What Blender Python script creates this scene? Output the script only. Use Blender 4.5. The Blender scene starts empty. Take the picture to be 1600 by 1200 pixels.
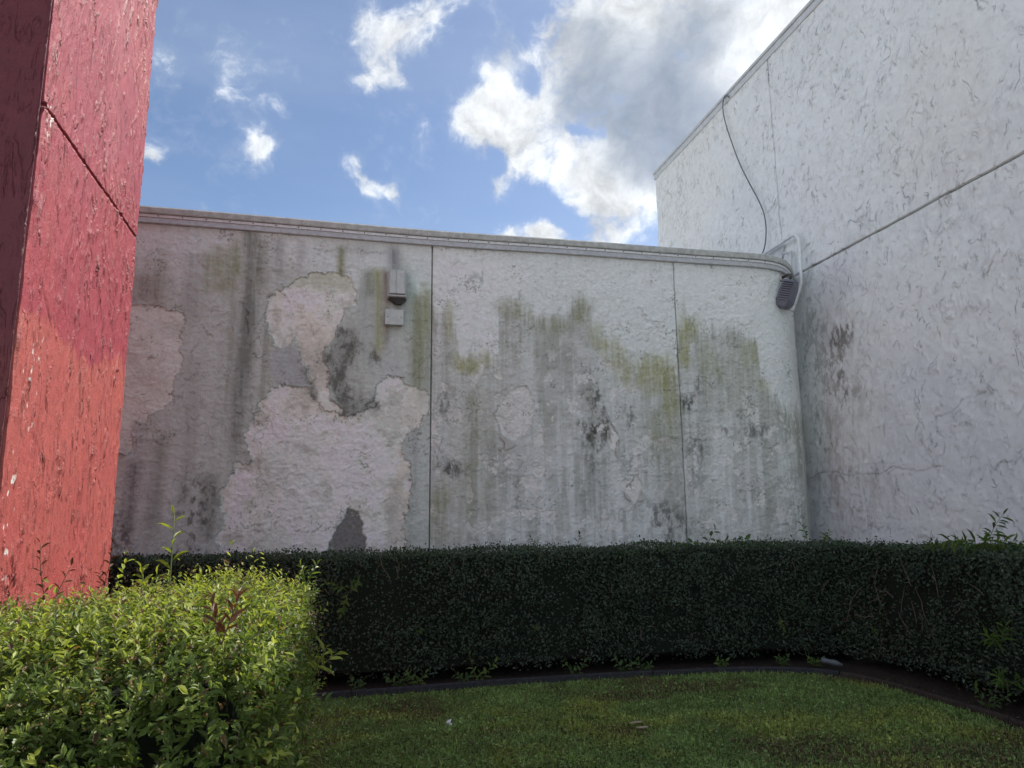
import bpy, math, random
import numpy as np
from mathutils import Vector, Matrix
from math import radians, sin, cos, pi, tan, atan2

# ------------------------------------------------------------------ camera
F = 1170.0                                    # focal length in pixels of a 1600 px wide frame
PITCH, ROLL, EYE = radians(10.4), radians(-0.57), 1.55
scene = bpy.context.scene
cam_d = bpy.data.cameras.new('camera'); cam = bpy.data.objects.new('camera', cam_d)
scene.collection.objects.link(cam); scene.camera = cam
cam_d.sensor_width = 36; cam_d.lens = F / 1600 * 36
cam_d.clip_start = 0.05; cam_d.clip_end = 2000
RM = Matrix.Rotation(pi / 2 + PITCH, 3, 'X') @ Matrix.Rotation(ROLL, 3, 'Z')
cam.location = (0, 0, EYE); cam.rotation_euler = RM.to_euler()
RN = np.array(RM)

def ray(x, y):
    return RN @ np.array([(x - 800) / F, -(y - 600) / F, -1.0])

# ------------------------------------------------------------------ light
SUN_AZ, SUN_EL = radians(52), radians(47)
SUN_V = np.array([sin(SUN_AZ) * cos(SUN_EL), cos(SUN_AZ) * cos(SUN_EL), sin(SUN_EL)])
sun_d = bpy.data.lights.new('sun', 'SUN'); sun = bpy.data.objects.new('sun', sun_d)
scene.collection.objects.link(sun)
sun_d.energy = 2.05; sun_d.angle = radians(0.55); sun_d.color = (1.0, 0.95, 0.87)
sun.rotation_euler = Vector(SUN_V).to_track_quat('Z', 'Y').to_euler()
sun.location = (6, 6, 20)
vs = scene.view_settings
scene.display_settings.display_device = 'sRGB'
vs.view_transform = 'Standard'; vs.look = 'None'; vs.exposure = 1.62; vs.gamma = 1.0; vs.use_curve_mapping = False
try:
    scene.cycles.use_denoising = True
    scene.cycles.max_bounces = 8
except Exception:
    pass

world = bpy.data.worlds.new('World'); scene.world = world; world.use_nodes = True
wt = world.node_tree; wt.nodes.clear()

class NT:
    """small helper to write node trees as expressions"""
    def __init__(s, t): s.t = t
    def n(s, typ, **kw):
        nd = s.t.nodes.new(typ)
        for k, v in kw.items():
            if k.startswith('i_'):
                nd.inputs[k[2:].replace('_', ' ')].default_value = v
            else:
                setattr(nd, k, v)
        return nd
    def put(s, sock, v):
        if isinstance(v, bpy.types.NodeSocket): s.t.links.new(v, sock)
        else: sock.default_value = v
    def m(s, op, a, b=0.0, c=None, clamp=False):
        nd = s.n('ShaderNodeMath', operation=op, use_clamp=clamp)
        s.put(nd.inputs[0], a); s.put(nd.inputs[1], b)
        if c is not None: s.put(nd.inputs[2], c)
        return nd.outputs[0]
    def v(s, op, a, b=None, scale=None):
        nd = s.n('ShaderNodeVectorMath', operation=op)
        s.put(nd.inputs[0], a)
        if b is not None: s.put(nd.inputs[1], b)
        if scale is not None: s.put(nd.inputs['Scale'], scale)
        return nd.outputs['Value'] if op in ('DISTANCE', 'DOT_PRODUCT', 'LENGTH') else nd.outputs[0]
    def ss(s, x, a, b, to0=0.0, to1=1.0):
        nd = s.n('ShaderNodeMapRange', interpolation_type='SMOOTHSTEP')
        s.put(nd.inputs['Value'], x); nd.inputs['From Min'].default_value = a; nd.inputs['From Max'].default_value = b
        nd.inputs['To Min'].default_value = to0; nd.inputs['To Max'].default_value = to1
        return nd.outputs[0]
    def noise(s, vec, scale, detail=6, rough=0.55, dist=0.0, out='Fac'):
        nd = s.n('ShaderNodeTexNoise'); s.put(nd.inputs['Vector'], vec)
        nd.inputs['Scale'].default_value = scale; nd.inputs['Detail'].default_value = detail
        nd.inputs['Roughness'].default_value = rough; nd.inputs['Distortion'].default_value = dist
        return nd.outputs[out]
    def mix(s, fac, a, b, blend='MIX'):
        nd = s.n('ShaderNodeMix', data_type='RGBA', blend_type=blend)
        s.put(nd.inputs[0], fac); s.put(nd.inputs[6], a); s.put(nd.inputs[7], b)
        return nd.outputs[2]

w = NT(wt)
sky = w.n('ShaderNodeTexSky', sky_type='NISHITA', sun_disc=False, sun_elevation=SUN_EL, sun_rotation=SUN_AZ,
          altitude=10, air_density=0.85, dust_density=0.8, ozone_density=1.8)
geo = w.n('ShaderNodeTexCoord').outputs['Generated']
dirv = w.v('NORMALIZE', geo)
wn = w.noise(dirv, 5.0, 5, 0.6, out='Color')
wv = w.v('SCALE', w.v('SUBTRACT', wn, (0.5, 0.5, 0.5)), scale=0.10)
dw = w.v('ADD', dirv, wv)
def dirpx(x, y):
    d = ray(x, y); d = d / np.linalg.norm(d); return tuple(float(q) for q in d)
def blobs(lst, vec):
    acc = None
    for (x, y, r, amp) in lst:
        dd = w.v('DISTANCE', vec, dirpx(x, y))
        b = w.ss(dd, r / F * 0.85, 0.0, 0.0, amp)
        acc = b if acc is None else w.m('ADD', acc, b)
    return acc
CL = [(585, 40, 75, .9), (650, 55, 75, .95), (600, 110, 55, .8), (570, 130, 36, .6), (700, 15, 60, .8), (645, 120, 40, .6),
      (410, 240, 46, .85), (250, 266, 38, .6), (215, 258, 40, .6), (548, 258, 34, .62), (572, 284, 34, .62), (606, 290, 34, .62),
      (335, 185, 40, .14), (275, 170, 26, .08),
      (745, 205, 70, .8), (790, 180, 110, 1.0), (850, 235, 110, 1.0), (790, 290, 60, .8), (905, 170, 130, 1.0),
      (900, 60, 130, 1.0), (1010, 70, 190, 1.2), (1010, 220, 150, 1.1), (930, 280, 90, .9), (975, 340, 110, 1.0),
      (1130, 120, 190, 1.2), (1220, 40, 120, 1.0), (780, 90, 90, .55), (770, 20, 50, .45), (800, 366, 50, 1.1), (860, 366, 66, 1.3),
      (945, 392, 60, .8), (1100, 260, 160, 1.1)]
HO = [(786, 262, 34, 1.2), (735, 290, 60, .6), (870, 320, 50, 1.3), (925, 215, 34, .8), (740, 110, 60, .7), (905, 348, 30, .7), (830, 120, 40, .55), (955, 215, 24, .5), (740, 40, 30, .5)]
D = w.m('MINIMUM', blobs(CL, dw), 1.05)
D = w.m('SUBTRACT', D, blobs(HO, dw))
viewc = dirpx(800, 300)
outside = w.ss(w.v('DISTANCE', dirv, viewc), 0.75, 1.0)
gen = w.ss(w.noise(dirv, 2.6, 4, 0.5), 0.38, 0.66)
D = w.m('ADD', D, w.m('MULTIPLY', outside, w.m('MULTIPLY', gen, 1.1)))
f1 = w.noise(dw, 9.0, 10, 0.62, 0.2)
f2 = w.noise(dw, 30.0, 8, 0.6, 0.3)
f1s = w.noise(w.v('ADD', dw, tuple(float(q) * 0.035 for q in SUN_V)), 9.0, 8, 0.62, 0.2)
D2 = w.m('ADD', D, w.m('ADD', w.m('MULTIPLY', w.m('SUBTRACT', f1, 0.5), 2.4), w.m('MULTIPLY', w.m('SUBTRACT', f2, 0.5), 1.35)))
alpha = w.m('ADD', w.ss(D2, 0.30, 0.90, 0, 0.60), w.ss(D2, 0.02, 1.2, 0, 0.40))
# thickness: grey where the cloud is deep, white at its rim
GR = [(1010, 150, 190, 1.0), (930, 150, 90, .5), (1070, 240, 150, 1.0), (900, 40, 80, .55), (790, 70, 80, .9), (1000, 290, 90, .35), (880, 215, 50, .25),
      (1120, 40, 110, .5), (1150, 190, 130, .7)]
gr = w.m('ADD', blobs(GR, dw), w.m('MULTIPLY', outside, w.m('MULTIPLY', gen, 0.7)))
gr = w.m('ADD', gr, w.m('MULTIPLY', w.m('SUBTRACT', w.noise(dw, 6.0, 8, 0.6), 0.5), 2.0))
grey = w.ss(gr, 0.10, 1.15)
relief = w.m('ADD', w.m('MULTIPLY', w.m('SUBTRACT', f1, f1s), 1.9), w.m('MULTIPLY', w.m('SUBTRACT', f2, 0.5), 0.35))
lum = w.m('ADD', w.ss(D2, 0.4, 1.6, 0.92, 0.72), relief)
lum = w.m('MINIMUM', w.m('MAXIMUM', lum, 0.42), 1.1)
cw = w.v('SCALE', (0.93, 0.965, 1.0), scale=lum)
cloud = w.mix(grey, cw, w.mix(w.ss(w.noise(dw, 4.0, 7, 0.6), 0.35, 0.68), (0.25, 0.31, 0.40, 1), (0.52, 0.57, 0.66, 1)))
# clouds lit from the front (away from the sun) are whiter; boosted here to brighten the shaded walls
front = w.ss(w.v('DOT_PRODUCT', dirv, tuple(float(q) for q in SUN_V)), 0.45, -0.5, 1.0, 2.4)
cloud = w.v('SCALE', cloud, scale=w.m('MULTIPLY', front, 0.375))
SKYS = 0.052
skyc = w.v('SCALE', sky.outputs[0], scale=SKYS)
# thin high veil
veil = w.m('MULTIPLY', w.ss(w.noise(w.v('MULTIPLY', dirv, (1.0, 1.0, 3.5)), 2.2, 5, 0.5), 0.4, 0.75), 0.26)
skyc = w.mix(veil, skyc, (0.17, 0.205, 0.26, 1))
fin = w.mix(alpha, skyc, cloud)
bg = w.n('ShaderNodeBackground')
# the sky is divided by SKYS so that the Background itself carries the daylight strength
wt.links.new(w.v('SCALE', fin, scale=1.0 / SKYS), bg.inputs['Color']); bg.inputs['Strength'].default_value = SKYS
wt.links.new(bg.outputs[0], w.n('ShaderNodeOutputWorld').inputs[0])
world.cycles.sampling_method = 'MANUAL'; world.cycles.sample_map_resolution = 1024

# ------------------------------------------------------------------ helpers
COL = scene.collection
rng = np.random.default_rng(7); random.seed(7)

def link(o, parent=None):
    COL.objects.link(o)
    if parent is not None: o.parent = parent
    return o
def tag(o, label=None, cat=None, group=None, kind=None):
    if label: o['label'] = label
    if cat: o['category'] = cat
    if group: o['group'] = group
    if kind: o['kind'] = kind
    return o
def thing(name, label, cat, loc=(0, 0, 0), group=None):
    o = bpy.data.objects.new(name, None); o.location = loc; o.empty_display_size = 0.2
    link(o); return tag(o, label, cat, group)

def mesh_np(name, V, Fq, mat, parent=None, col=None, smooth=True, origin=None):
    """Fq: (n,3) or (n,4) int array, V: (m,3). Vertices are world space; parent may sit anywhere (translation only)."""
    V = np.asarray(V, dtype=np.float64)
    off = np.zeros(3)
    if parent is not None: off = np.array(parent.location)
    V = V - off
    me = bpy.data.meshes.new(name)
    Fq = np.asarray(Fq, dtype=np.int32); k = Fq.shape[1]
    me.vertices.add(len(V)); me.vertices.foreach_set('co', V.astype(np.float32).ravel())
    me.loops.add(Fq.size); me.loops.foreach_set('vertex_index', Fq.ravel())
    me.polygons.add(len(Fq)); me.polygons.foreach_set('loop_start', np.arange(0, Fq.size, k, dtype=np.int32))
    me.polygons.foreach_set('loop_total', np.full(len(Fq), k, dtype=np.int32))
    me.polygons.foreach_set('use_smooth', np.full(len(Fq), smooth, dtype=bool))
    me.update(calc_edges=True)
    if col is not None:
        ca = me.color_attributes.new('Col', 'FLOAT_COLOR', 'POINT')
        c4 = np.ones((len(V), 4), dtype=np.float32); c4[:, :3] = col
        ca.data.foreach_set('color', c4.ravel())
    me.materials.append(mat)
    o = bpy.data.objects.new(name, me); link(o, parent)
    return o

class MB:
    """collects simple solids with world coordinates, builds ONE mesh"""
    def __init__(s): s.v = []; s.f = []
    def add(s, V, Fs):
        b = len(s.v); s.v += [tuple(map(float, p)) for p in V]; s.f += [tuple(i + b for i in f) for f in Fs]; return s
    def box(s, c, half, M=None, taper=(1, 1)):
        c = np.array(c, float); V = []
        for z in (-1, 1):
            tx, ty = (1, 1) if z < 0 else taper
            for (x, y) in ((-1, -1), (1, -1), (1, 1), (-1, 1)):
                p = np.array([x * half[0] * tx, y * half[1] * ty, z * half[2]])
                if M is not None: p = np.array(M) @ p
                V.append(c + p)
        return s.add(V, [(3, 2, 1, 0), (4, 5, 6, 7), (0, 1, 5, 4), (1, 2, 6, 5), (2, 3, 7, 6), (3, 0, 4, 7)])
    def bev(s, c, half, b, M=None):
        """box with its vertical and front edges chamfered (three stacked rings)"""
        hx, hy, hz = half; c = np.array(c, float); V = []
        def ring(z, i):
            x, y = hx - i, hy - i; q = b
            return [(-x, -y + q, z), (-x + q, -y, z), (x - q, -y, z), (x, -y + q, z), (x, y - q, z), (x - q, y, z), (-x + q, y, z), (-x, y - q, z)]
        for z, i in ((-hz, b), (-hz + b, 0), (hz - b, 0), (hz, b)):
            for p in ring(z, i):
                p = np.array(p)
                if M is not None: p = np.array(M) @ p
                V.append(c + p)
        Fs = [tuple(range(7, -1, -1)), tuple(range(24, 32))]
        for k in range(3):
            for j in range(8):
                a = k * 8 + j; a2 = k * 8 + (j + 1) % 8; Fs.append((a, a2, a2 + 8, a + 8))
        return s.add(V, Fs)
    def tube(s, pts, r, n=8, caps=True):
        pts = [np.array(p, float) for p in pts]; rr = r if hasattr(r, '__len__') else [r] * len(pts)
        V = []; prev = None
        for i, p in enumerate(pts):
            t = pts[min(i + 1, len(pts) - 1)] - pts[max(i - 1, 0)]; t /= (np.linalg.norm(t) + 1e-9)
            if prev is None:
                a = np.array([0, 0, 1.]) if abs(t[2]) < .9 else np.array([1., 0, 0])
            else: a = prev
            u = a - t * a.dot(t); u /= (np.linalg.norm(u) + 1e-9); prev = u; v = np.cross(t, u)
            for k in range(n):
                th = 2 * pi * k / n; V.append(p + rr[i] * (cos(th) * u + sin(th) * v))
        Fs = []
        for i in range(len(pts) - 1):
            for k in range(n):
                Fs.append((i * n + k, i * n + (k + 1) % n, (i + 1) * n + (k + 1) % n, (i + 1) * n + k))
        if caps:
            Fs.append(tuple(range(n - 1, -1, -1))); Fs.append(tuple((len(pts) - 1) * n + k for k in range(n)))
        return s.add(V, Fs)
    def build(s, name, mat, parent=None, smooth=False):
        off = Vector(parent.location) if parent is not None else Vector((0, 0, 0))
        me = bpy.data.meshes.new(name)
        me.from_pydata([tuple(Vector(p) - off) for p in s.v], [], s.f)
        me.update()
        if smooth:
            me.polygons.foreach_set('use_smooth', [True] * len(me.polygons))
        me.materials.append(mat)
        o = bpy.data.objects.new(name, me); link(o, parent); return o

# numpy noise ---------------------------------------------------------------
_T = [np.random.default_rng(100 + i).random((256, 256)).astype(np.float32) for i in range(12)]
def vn(x, y, k=0):
    T = _T[k % 12]; xi = np.floor(x); yi = np.floor(y); fx = x - xi; fy = y - yi
    xi = xi.astype(np.int64) & 255; yi = yi.astype(np.int64) & 255
    fx = fx * fx * (3 - 2 * fx); fy = fy * fy * (3 - 2 * fy); x1 = (xi + 1) & 255; y1 = (yi + 1) & 255
    return (T[xi, yi] * (1 - fx) + T[x1, yi] * fx) * (1 - fy) + (T[xi, y1] * (1 - fx) + T[x1, y1] * fx) * fy
def fbm(x, y, k=0, o=4, g=0.5):
    a = 1.0; s = 0; t = 0
    for i in range(o):
        s = s + a * vn(x * 2 ** i + 17.3 * i, y * 2 ** i + 5.1 * i, k + i); t += a; a *= g
    return s / t
def sst(x, a, b):
    t = np.clip((x - a) / (b - a), 0, 1); return t * t * (3 - 2 * t)
def polysd(X, Z, P):
    """signed distance to polygon, negative inside"""
    P = np.array(P, float); d2 = np.full(X.shape, 1e9); ins = np.zeros(X.shape, bool); n = len(P)
    for i in range(n):
        a = P[i]; b = P[(i + 1) % n]; e = b - a; wx = X - a[0]; wz = Z - a[1]
        t = np.clip((wx * e[0] + wz * e[1]) / (e @ e + 1e-12), 0, 1)
        d2 = np.minimum(d2, (wx - t * e[0]) ** 2 + (wz - t * e[1]) ** 2)
        c = ((a[1] <= Z) != (b[1] <= Z)); xx = a[0] + (Z - a[1]) / ((b[1] - a[1]) if abs(b[1] - a[1]) > 1e-9 else 1e-9) * e[0]
        ins ^= (c & (X < xx))
    return np.where(ins, -1, 1) * np.sqrt(d2)
def linesd(X, Z, P):
    P = np.array(P, float); d2 = np.full(X.shape, 1e9)
    for i in range(len(P) - 1):
        a = P[i]; b = P[i + 1]; e = b - a; wx = X - a[0]; wz = Z - a[1]
        t = np.clip((wx * e[0] + wz * e[1]) / (e @ e + 1e-12), 0, 1)
        d2 = np.minimum(d2, (wx - t * e[0]) ** 2 + (wz - t * e[1]) ** 2)
    return np.sqrt(d2)
def mixc(A, c, m):
    m = np.clip(m, 0, 1)[..., None]; return A * (1 - m) + np.array(c) * m

def strokes(S, Z, H, Dm, rg, n, cx, cz, R=(.04, .2), span=(.3, 1.1), wd=.007, ridge=.004, groove=.003, dirt_shade=.6,
            ang=None, WX=None, WZ=None, gain=None, rw=5.0):
    """trowel marks: curved smear edges, each a ridge with a groove beside it"""
    wd0 = wd
    for i in range(n):
        x0, z0 = cx[i], cz[i]
        r = rg.uniform(*R); wd = wd0 * rg.uniform(.75, 1.5); da = rg.uniform(*span)
        a0 = rg.uniform(-pi, pi) if ang is None else ang(rg)
        X0, Z0 = x0 - r * cos(a0), z0 - r * sin(a0)
        L = r * min(da, 1.5) + 6 * wd
        i0, i1 = np.searchsorted(S, (x0 - L, x0 + L)); j0, j1 = np.searchsorted(Z, (z0 - L, z0 + L))
        if i1 - i0 < 3 or j1 - j0 < 3: continue
        sl = (slice(i0, i1), slice(j0, j1))
        X = S[i0:i1, None] + WX[sl] - X0; Y = Z[None, j0:j1] + WZ[sl] - Z0
        rr = np.hypot(X, Y); ad = np.abs((np.arctan2(Y, X) - a0 + pi) % (2 * pi) - pi)
        m = np.clip(1 - ad / da, 0, 1); m = m * m * (3 - 2 * m); d = rr - r
        g = np.exp(-(d / wd) ** 2) * m
        sd = np.sign(rg.random() - .5); dd = d * sd
        rd = np.where(dd > 0, np.exp(-dd / (rw * wd)), np.exp(-(dd / wd) ** 2)) * m
        am = rg.uniform(.35, 1.0) * (1.0 if gain is None else gain(x0, z0))
        H[sl] += ridge * rd * am - groove * g * am
        Dm[sl] = np.maximum(Dm[sl], dirt_shade * g * am * am)  # groove darkening: grime on the walls, painted ridge shade on the pier

# ------------------------------------------------------------------ materials
def mat_new(name):
    m = bpy.data.materials.new(name); m.use_nodes = True; t = m.node_tree; t.nodes.clear()
    n = NT(t); out = n.n('ShaderNodeOutputMaterial'); p = n.n('ShaderNodeBsdfPrincipled')
    t.links.new(p.outputs[0], out.inputs[0]); return m, n, p, out
def simple(name, col, rough=.7, metal=0.0, nscale=30, namt=.25, bump=.1, spec=.3):
    m, n, p, out = mat_new(name); co = n.n('ShaderNodeTexCoord').outputs['Object']
    f = n.noise(co, nscale, 6, .6)
    a = tuple(c * (1 - namt) for c in col) + (1,); b = tuple(min(1, c * (1 + namt)) for c in col) + (1,)
    n.put(p.inputs['Base Color'], n.mix(n.ss(f, .25, .75), a, b))
    p.inputs['Roughness'].default_value = rough; p.inputs['Metallic'].default_value = metal
    p.inputs['Specular IOR Level'].default_value = spec
    if bump:
        b_ = n.n('ShaderNodeBump'); b_.inputs['Strength'].default_value = bump; b_.inputs['Distance'].default_value = .01
        n.put(b_.inputs['Height'], n.noise(co, nscale * 3, 4, .6)); n.put(p.inputs['Normal'], b_.outputs[0])
    return m
def attr_mat(name, rough=.85, bumps=((90, .0025),), var=.12, vscale=14, spec=.2, lines=()):
    m, n, p, out = mat_new(name); co = n.n('ShaderNodeTexCoord').outputs['Object']
    c = n.n('ShaderNodeAttribute', attribute_name='Col').outputs['Color']
    f = n.noise(co, vscale, 8, .65)
    k = n.ss(f, .2, .8, 1 - var, 1 + var)
    n.put(p.inputs['Base Color'], n.v('SCALE', c, scale=k))
    p.inputs['Roughness'].default_value = rough; p.inputs['Specular IOR Level'].default_value = spec
    h = None
    for s, d in bumps:
        q = n.m('MULTIPLY', n.noise(co, s, 5, .6), d); h = q if h is None else n.m('ADD', h, q)
    base = n.v('SCALE', c, scale=k); dk = None
    for (sc, wdt, zst, ht, dark, thr) in lines:
        # thin curved scratches: contour lines of a noise field, broken up by a second one
        vv = n.v('MULTIPLY', co, (1.0, 1.0, zst))
        nz = n.noise(vv, sc, 3, .55, .7); gate = n.ss(n.noise(vv, sc * .9 + 1.7, 4, .6), thr, thr + .07)
        ln = n.m('MULTIPLY', n.ss(n.m('ABSOLUTE', n.m('SUBTRACT', nz, .5)), 0.0, wdt, 1.0, 0.0), gate)
        side = n.m('MULTIPLY', n.ss(n.m('SUBTRACT', nz, .5), wdt * .3, wdt * 4, 1.0, 0.0), n.m('MULTIPLY', gate, n.ss(n.m('SUBTRACT', nz, .5), -wdt * .5, wdt * .5)))
        q = n.m('SUBTRACT', n.m('MULTIPLY', side, ht), n.m('MULTIPLY', ln, ht)); h = q if h is None else n.m('ADD', h, q)
        q = n.m('MULTIPLY', ln, dark); dk = q if dk is None else n.m('ADD', dk, q)
    if dk is not None:
        n.put(p.inputs['Base Color'], n.v('SCALE', base, scale=n.m('SUBTRACT', 1.0, n.m('MINIMUM', dk, .75))))
    if h is not None:
        b_ = n.n('ShaderNodeBump'); b_.inputs['Distance'].default_value = 1.0; b_.inputs['Strength'].default_value = 1.0
        n.put(b_.inputs['Height'], h); n.put(p.inputs['Normal'], b_.outputs[0])
    return m
def leaf_mat(name, rough=.4, trans=.3, spec=.5, tint=(1.3, 1.35, .5), attr=True, col=(.05, .09, .02)):
    m, n, p, out = mat_new(name)
    if attr: c = n.n('ShaderNodeAttribute', attribute_name='Col').outputs['Color']
    else:
        co = n.n('ShaderNodeTexCoord').outputs['Object']
        oi = n.n('ShaderNodeObjectInfo').outputs['Random']
        c = n.mix(oi, tuple(q * .65 for q in col) + (1,), tuple(q * 1.35 for q in col) + (1,))
        c = n.mix(n.m('MULTIPLY', n.noise(co, 120, 3, .6), .5), c, tuple(q * .5 for q in col) + (1,))
    n.put(p.inputs['Base Color'], c); p.inputs['Roughness'].default_value = rough
    p.inputs['Specular IOR Level'].default_value = spec
    tr = n.n('ShaderNodeBsdfTranslucent'); n.put(tr.inputs['Color'], n.v('MULTIPLY', c, tint))
    ms = n.n('ShaderNodeMixShader'); ms.inputs[0].default_value = trans
    n.t.links.new(p.outputs[0], ms.inputs[1]); n.t.links.new(tr.outputs[0], ms.inputs[2]); n.t.links.new(ms.outputs[0], out.inputs[0])
    return m

M_wall = attr_mat('weathered_stucco', .9, ((70, .0030), (220, .0014)), .10, 22, lines=((5, .018, .9, .005, .05, .54),))
M_white = attr_mat('white_stucco', .85, ((60, .0026), (200, .0012)), .06, 9, lines=((3.2, .010, .62, .008, .30, .55), (7, .016, .62, .006, .18, .56)))
M_red = attr_mat('red_painted_stucco', .5, ((85, .005), (240, .0030)), .10, 18, spec=.4, lines=((9, .024, .22, .006, .22, .50), (20, .030, .25, .004, .12, .53)))
M_backing = simple('wall_core', (.42, .43, .42), .95)
M_joint = simple('joint_backing', (.22, .22, .21), .95)
M_cap = simple('weathered_coping', (.44, .45, .42), .7, 0, 14, .22, .15)
M_bar = simple('pale_metal_bar', (.68, .70, .70), .5, .1, 20, .12, .05)
M_flash = simple('grey_flashing', (.48, .49, .49), .6, .1, 16, .15, .08)
M_trim = simple('white_metal_trim', (.60, .61, .60), .55, .1, 10, .1, .05)
M_screw = simple('dark_screw', (.10, .10, .10), .5, .5, 40, .2, 0)
M_fixture = simple('dusty_grey_paint', (.42, .44, .42), .65, 0, 18, .15, .1)
M_lens = simple('clouded_lens', (.52, .56, .54), .35, 0, 14, .12, .05)
M_dark = simple('dark_underside', (.09, .09, .09), .7, 0, 40, .3, .05)
M_bronze = simple('blue_grey_housing', (.15, .155, .185), .5, .1, 60, .2, .05, .4)
M_conduit = simple('pale_conduit', (.72, .73, .71), .45, .1, 40, .15, .03)
M_cable = simple('grey_cable', (.13, .14, .15), .6, 0, 80, .2, 0)
M_soil = simple('mulch_soil', (.035, .026, .019), .95, 0, 40, .5, .8)
M_lawnsoil = simple('lawn_ground', (.030, .040, .012), .95, 0, 18, .5, .6)
M_edge = simple('dark_edging', (.028, .029, .033), .85, 0, 25, .35, .3)
M_edgebr = simple('brown_edging', (.040, .030, .024), .85, 0, 25, .45, .5)
M_twig = simple('twig_bark', (.12, .09, .065), .85, 0, 60, .3, .1)
M_twigg = simple('green_stem', (.12, .15, .04), .6, 0, 60, .3, .1)
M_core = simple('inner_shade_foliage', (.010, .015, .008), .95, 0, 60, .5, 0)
M_roof = simple('flat_roof', (.4, .4, .4), .9)
M_hleaf = leaf_mat('hedge_leaf', .44, .10, .40)
M_bleaf = leaf_mat('shrub_leaf', .5, .42, .40)
M_grass = leaf_mat('grass_blade', .6, .25, .2)
M_leafA = leaf_mat('shrub_leaf_single', .40, .40, .42, attr=False, col=(.115, .165, .036))
M_leafY = leaf_mat('young_leaf', .4, .4, .4, attr=False, col=(.30, .33, .06))
M_leafR = leaf_mat('bronze_leaf', .45, .3, .3, tint=(1.4, .8, .5), attr=False, col=(.13, .06, .03))
M_weed = leaf_mat('weed_leaf', .5, .3, .3, attr=False, col=(.10, .165, .040))
M_weedd = leaf_mat('dark_weed_leaf', .5, .25, .3, attr=False, col=(.065, .120, .034))
M_litter = leaf_mat('dead_leaf', .8, .1, .1, tint=(1, .8, .5), attr=True)
M_plastic = simple('white_plastic_scrap', (.75, .77, .80), .4, 0, 40, .1, .1)
M_clear = simple('milky_plastic', (.10, .115, .125), .35, 0, 40, .3, .1)
M_straw = simple('dry_wood', (.42, .33, .24), .8, 0, 60, .25, .1)
M_yel = simple('yellow_petal', (.75, .60, .05), .6, 0, 60, .1, 0)
M_flake = simple('peeled_paint', (.46, .45, .41), .8, 0, 50, .12, .1)
M_palepet = simple('pale_flower', (.55, .50, .40), .7, 0, 60, .2, 0)

# ------------------------------------------------------------------ plan geometry
TOP = 5.2
def interp_path(P, n=6):
    P = np.array(P, float)
    for _ in range(n):
        Q = [P[0]]
        for i in range(len(P) - 1):
            Q += [P[i] * .75 + P[i + 1] * .25, P[i] * .25 + P[i + 1] * .75]
        Q.append(P[-1]); P = np.array(Q)
    return P
_path = interp_path([(-9.0, 7.15), (-4.35, 8.18), (-2.70, 8.60), (-.96, 9.06), (.79, 9.41), (2.01, 9.70), (2.86, 9.88), (3.44, 10.0),
                     (3.74, 10.12), (3.98, 10.36), (4.18, 10.75), (4.33, 11.12), (4.50, 11.6)], 4)
_len = np.concatenate([[0], np.cumsum(np.hypot(*np.diff(_path, axis=0).T))])
def W(u):
    u = np.asarray(u, float); return np.stack([np.interp(u, _len, _path[:, 0]), np.interp(u, _len, _path[:, 1])], -1)
def Wn(u):
    d = W(np.asarray(u) + .03) - W(np.asarray(u) - .03); d /= np.linalg.norm(d, axis=-1, keepdims=True)
    return np.stack([d[..., 1], -d[..., 0]], -1)      # towards the camera
_ratio = _path[:, 0] / _path[:, 1]
def pw(x, y):
    """photo point -> (u, z) on the stained wall"""
    d = ray(x, y); k = d[0] / d[1]; mono = np.maximum.accumulate(_ratio)
    u = np.interp(k, mono, _len); p = W(u); t = p[1] / d[1]
    return float(u), float(EYE + t * d[2])
RD = np.array([.2286, -.9735]); RD /= np.linalg.norm(RD)   # along the white building, towards the camera
RNrm = np.array([RD[1], -RD[0]])                            # out of its wall (to the left)
R0 = np.array([6.945 - .2349 * 15.675, 15.675])                 # its far corner
def pr(x, y, off=0.0):
    """photo point -> (s, z) on the white wall; also the 3D point"""
    d = ray(x, y); o = R0 + RNrm * off
    t = (o @ RNrm) / (d[:2] @ RNrm); p = d[:2] * t
    return float((p - R0) @ RD), float(EYE + t * d[2]), np.array([p[0], p[1], EYE + t * d[2]])

def panel(name, parent, B, N, H, C, i0, i1, j0, j1, mat, depth=.04):
    """B (nu,nz,3) base points, N (nu,2) horizontal normals, H relief, C colour"""
    b = np.pad(B[i0:i1, j0:j1], ((1, 1), (1, 1), (0, 0)), mode='edge')
    n = np.pad(N[i0:i1], ((1, 1), (0, 0)), mode='edge')
    h = np.pad(H[i0:i1, j0:j1], 1, mode='constant', constant_values=-depth)
    c = np.pad(C[i0:i1, j0:j1], ((1, 1), (1, 1), (0, 0)), mode='edge')
    V = b.copy(); V[..., 0] += n[:, None, 0] * h; V[..., 1] += n[:, None, 1] * h
    nu, nz = h.shape; idx = np.arange(nu * nz).reshape(nu, nz)
    Fq = np.stack([idx[:-1, :-1], idx[1:, :-1], idx[1:, 1:], idx[:-1, 1:]], -1).reshape(-1, 4)
    return mesh_np(name, V.reshape(-1, 3), Fq, mat, parent, c.reshape(-1, 3), True)

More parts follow.
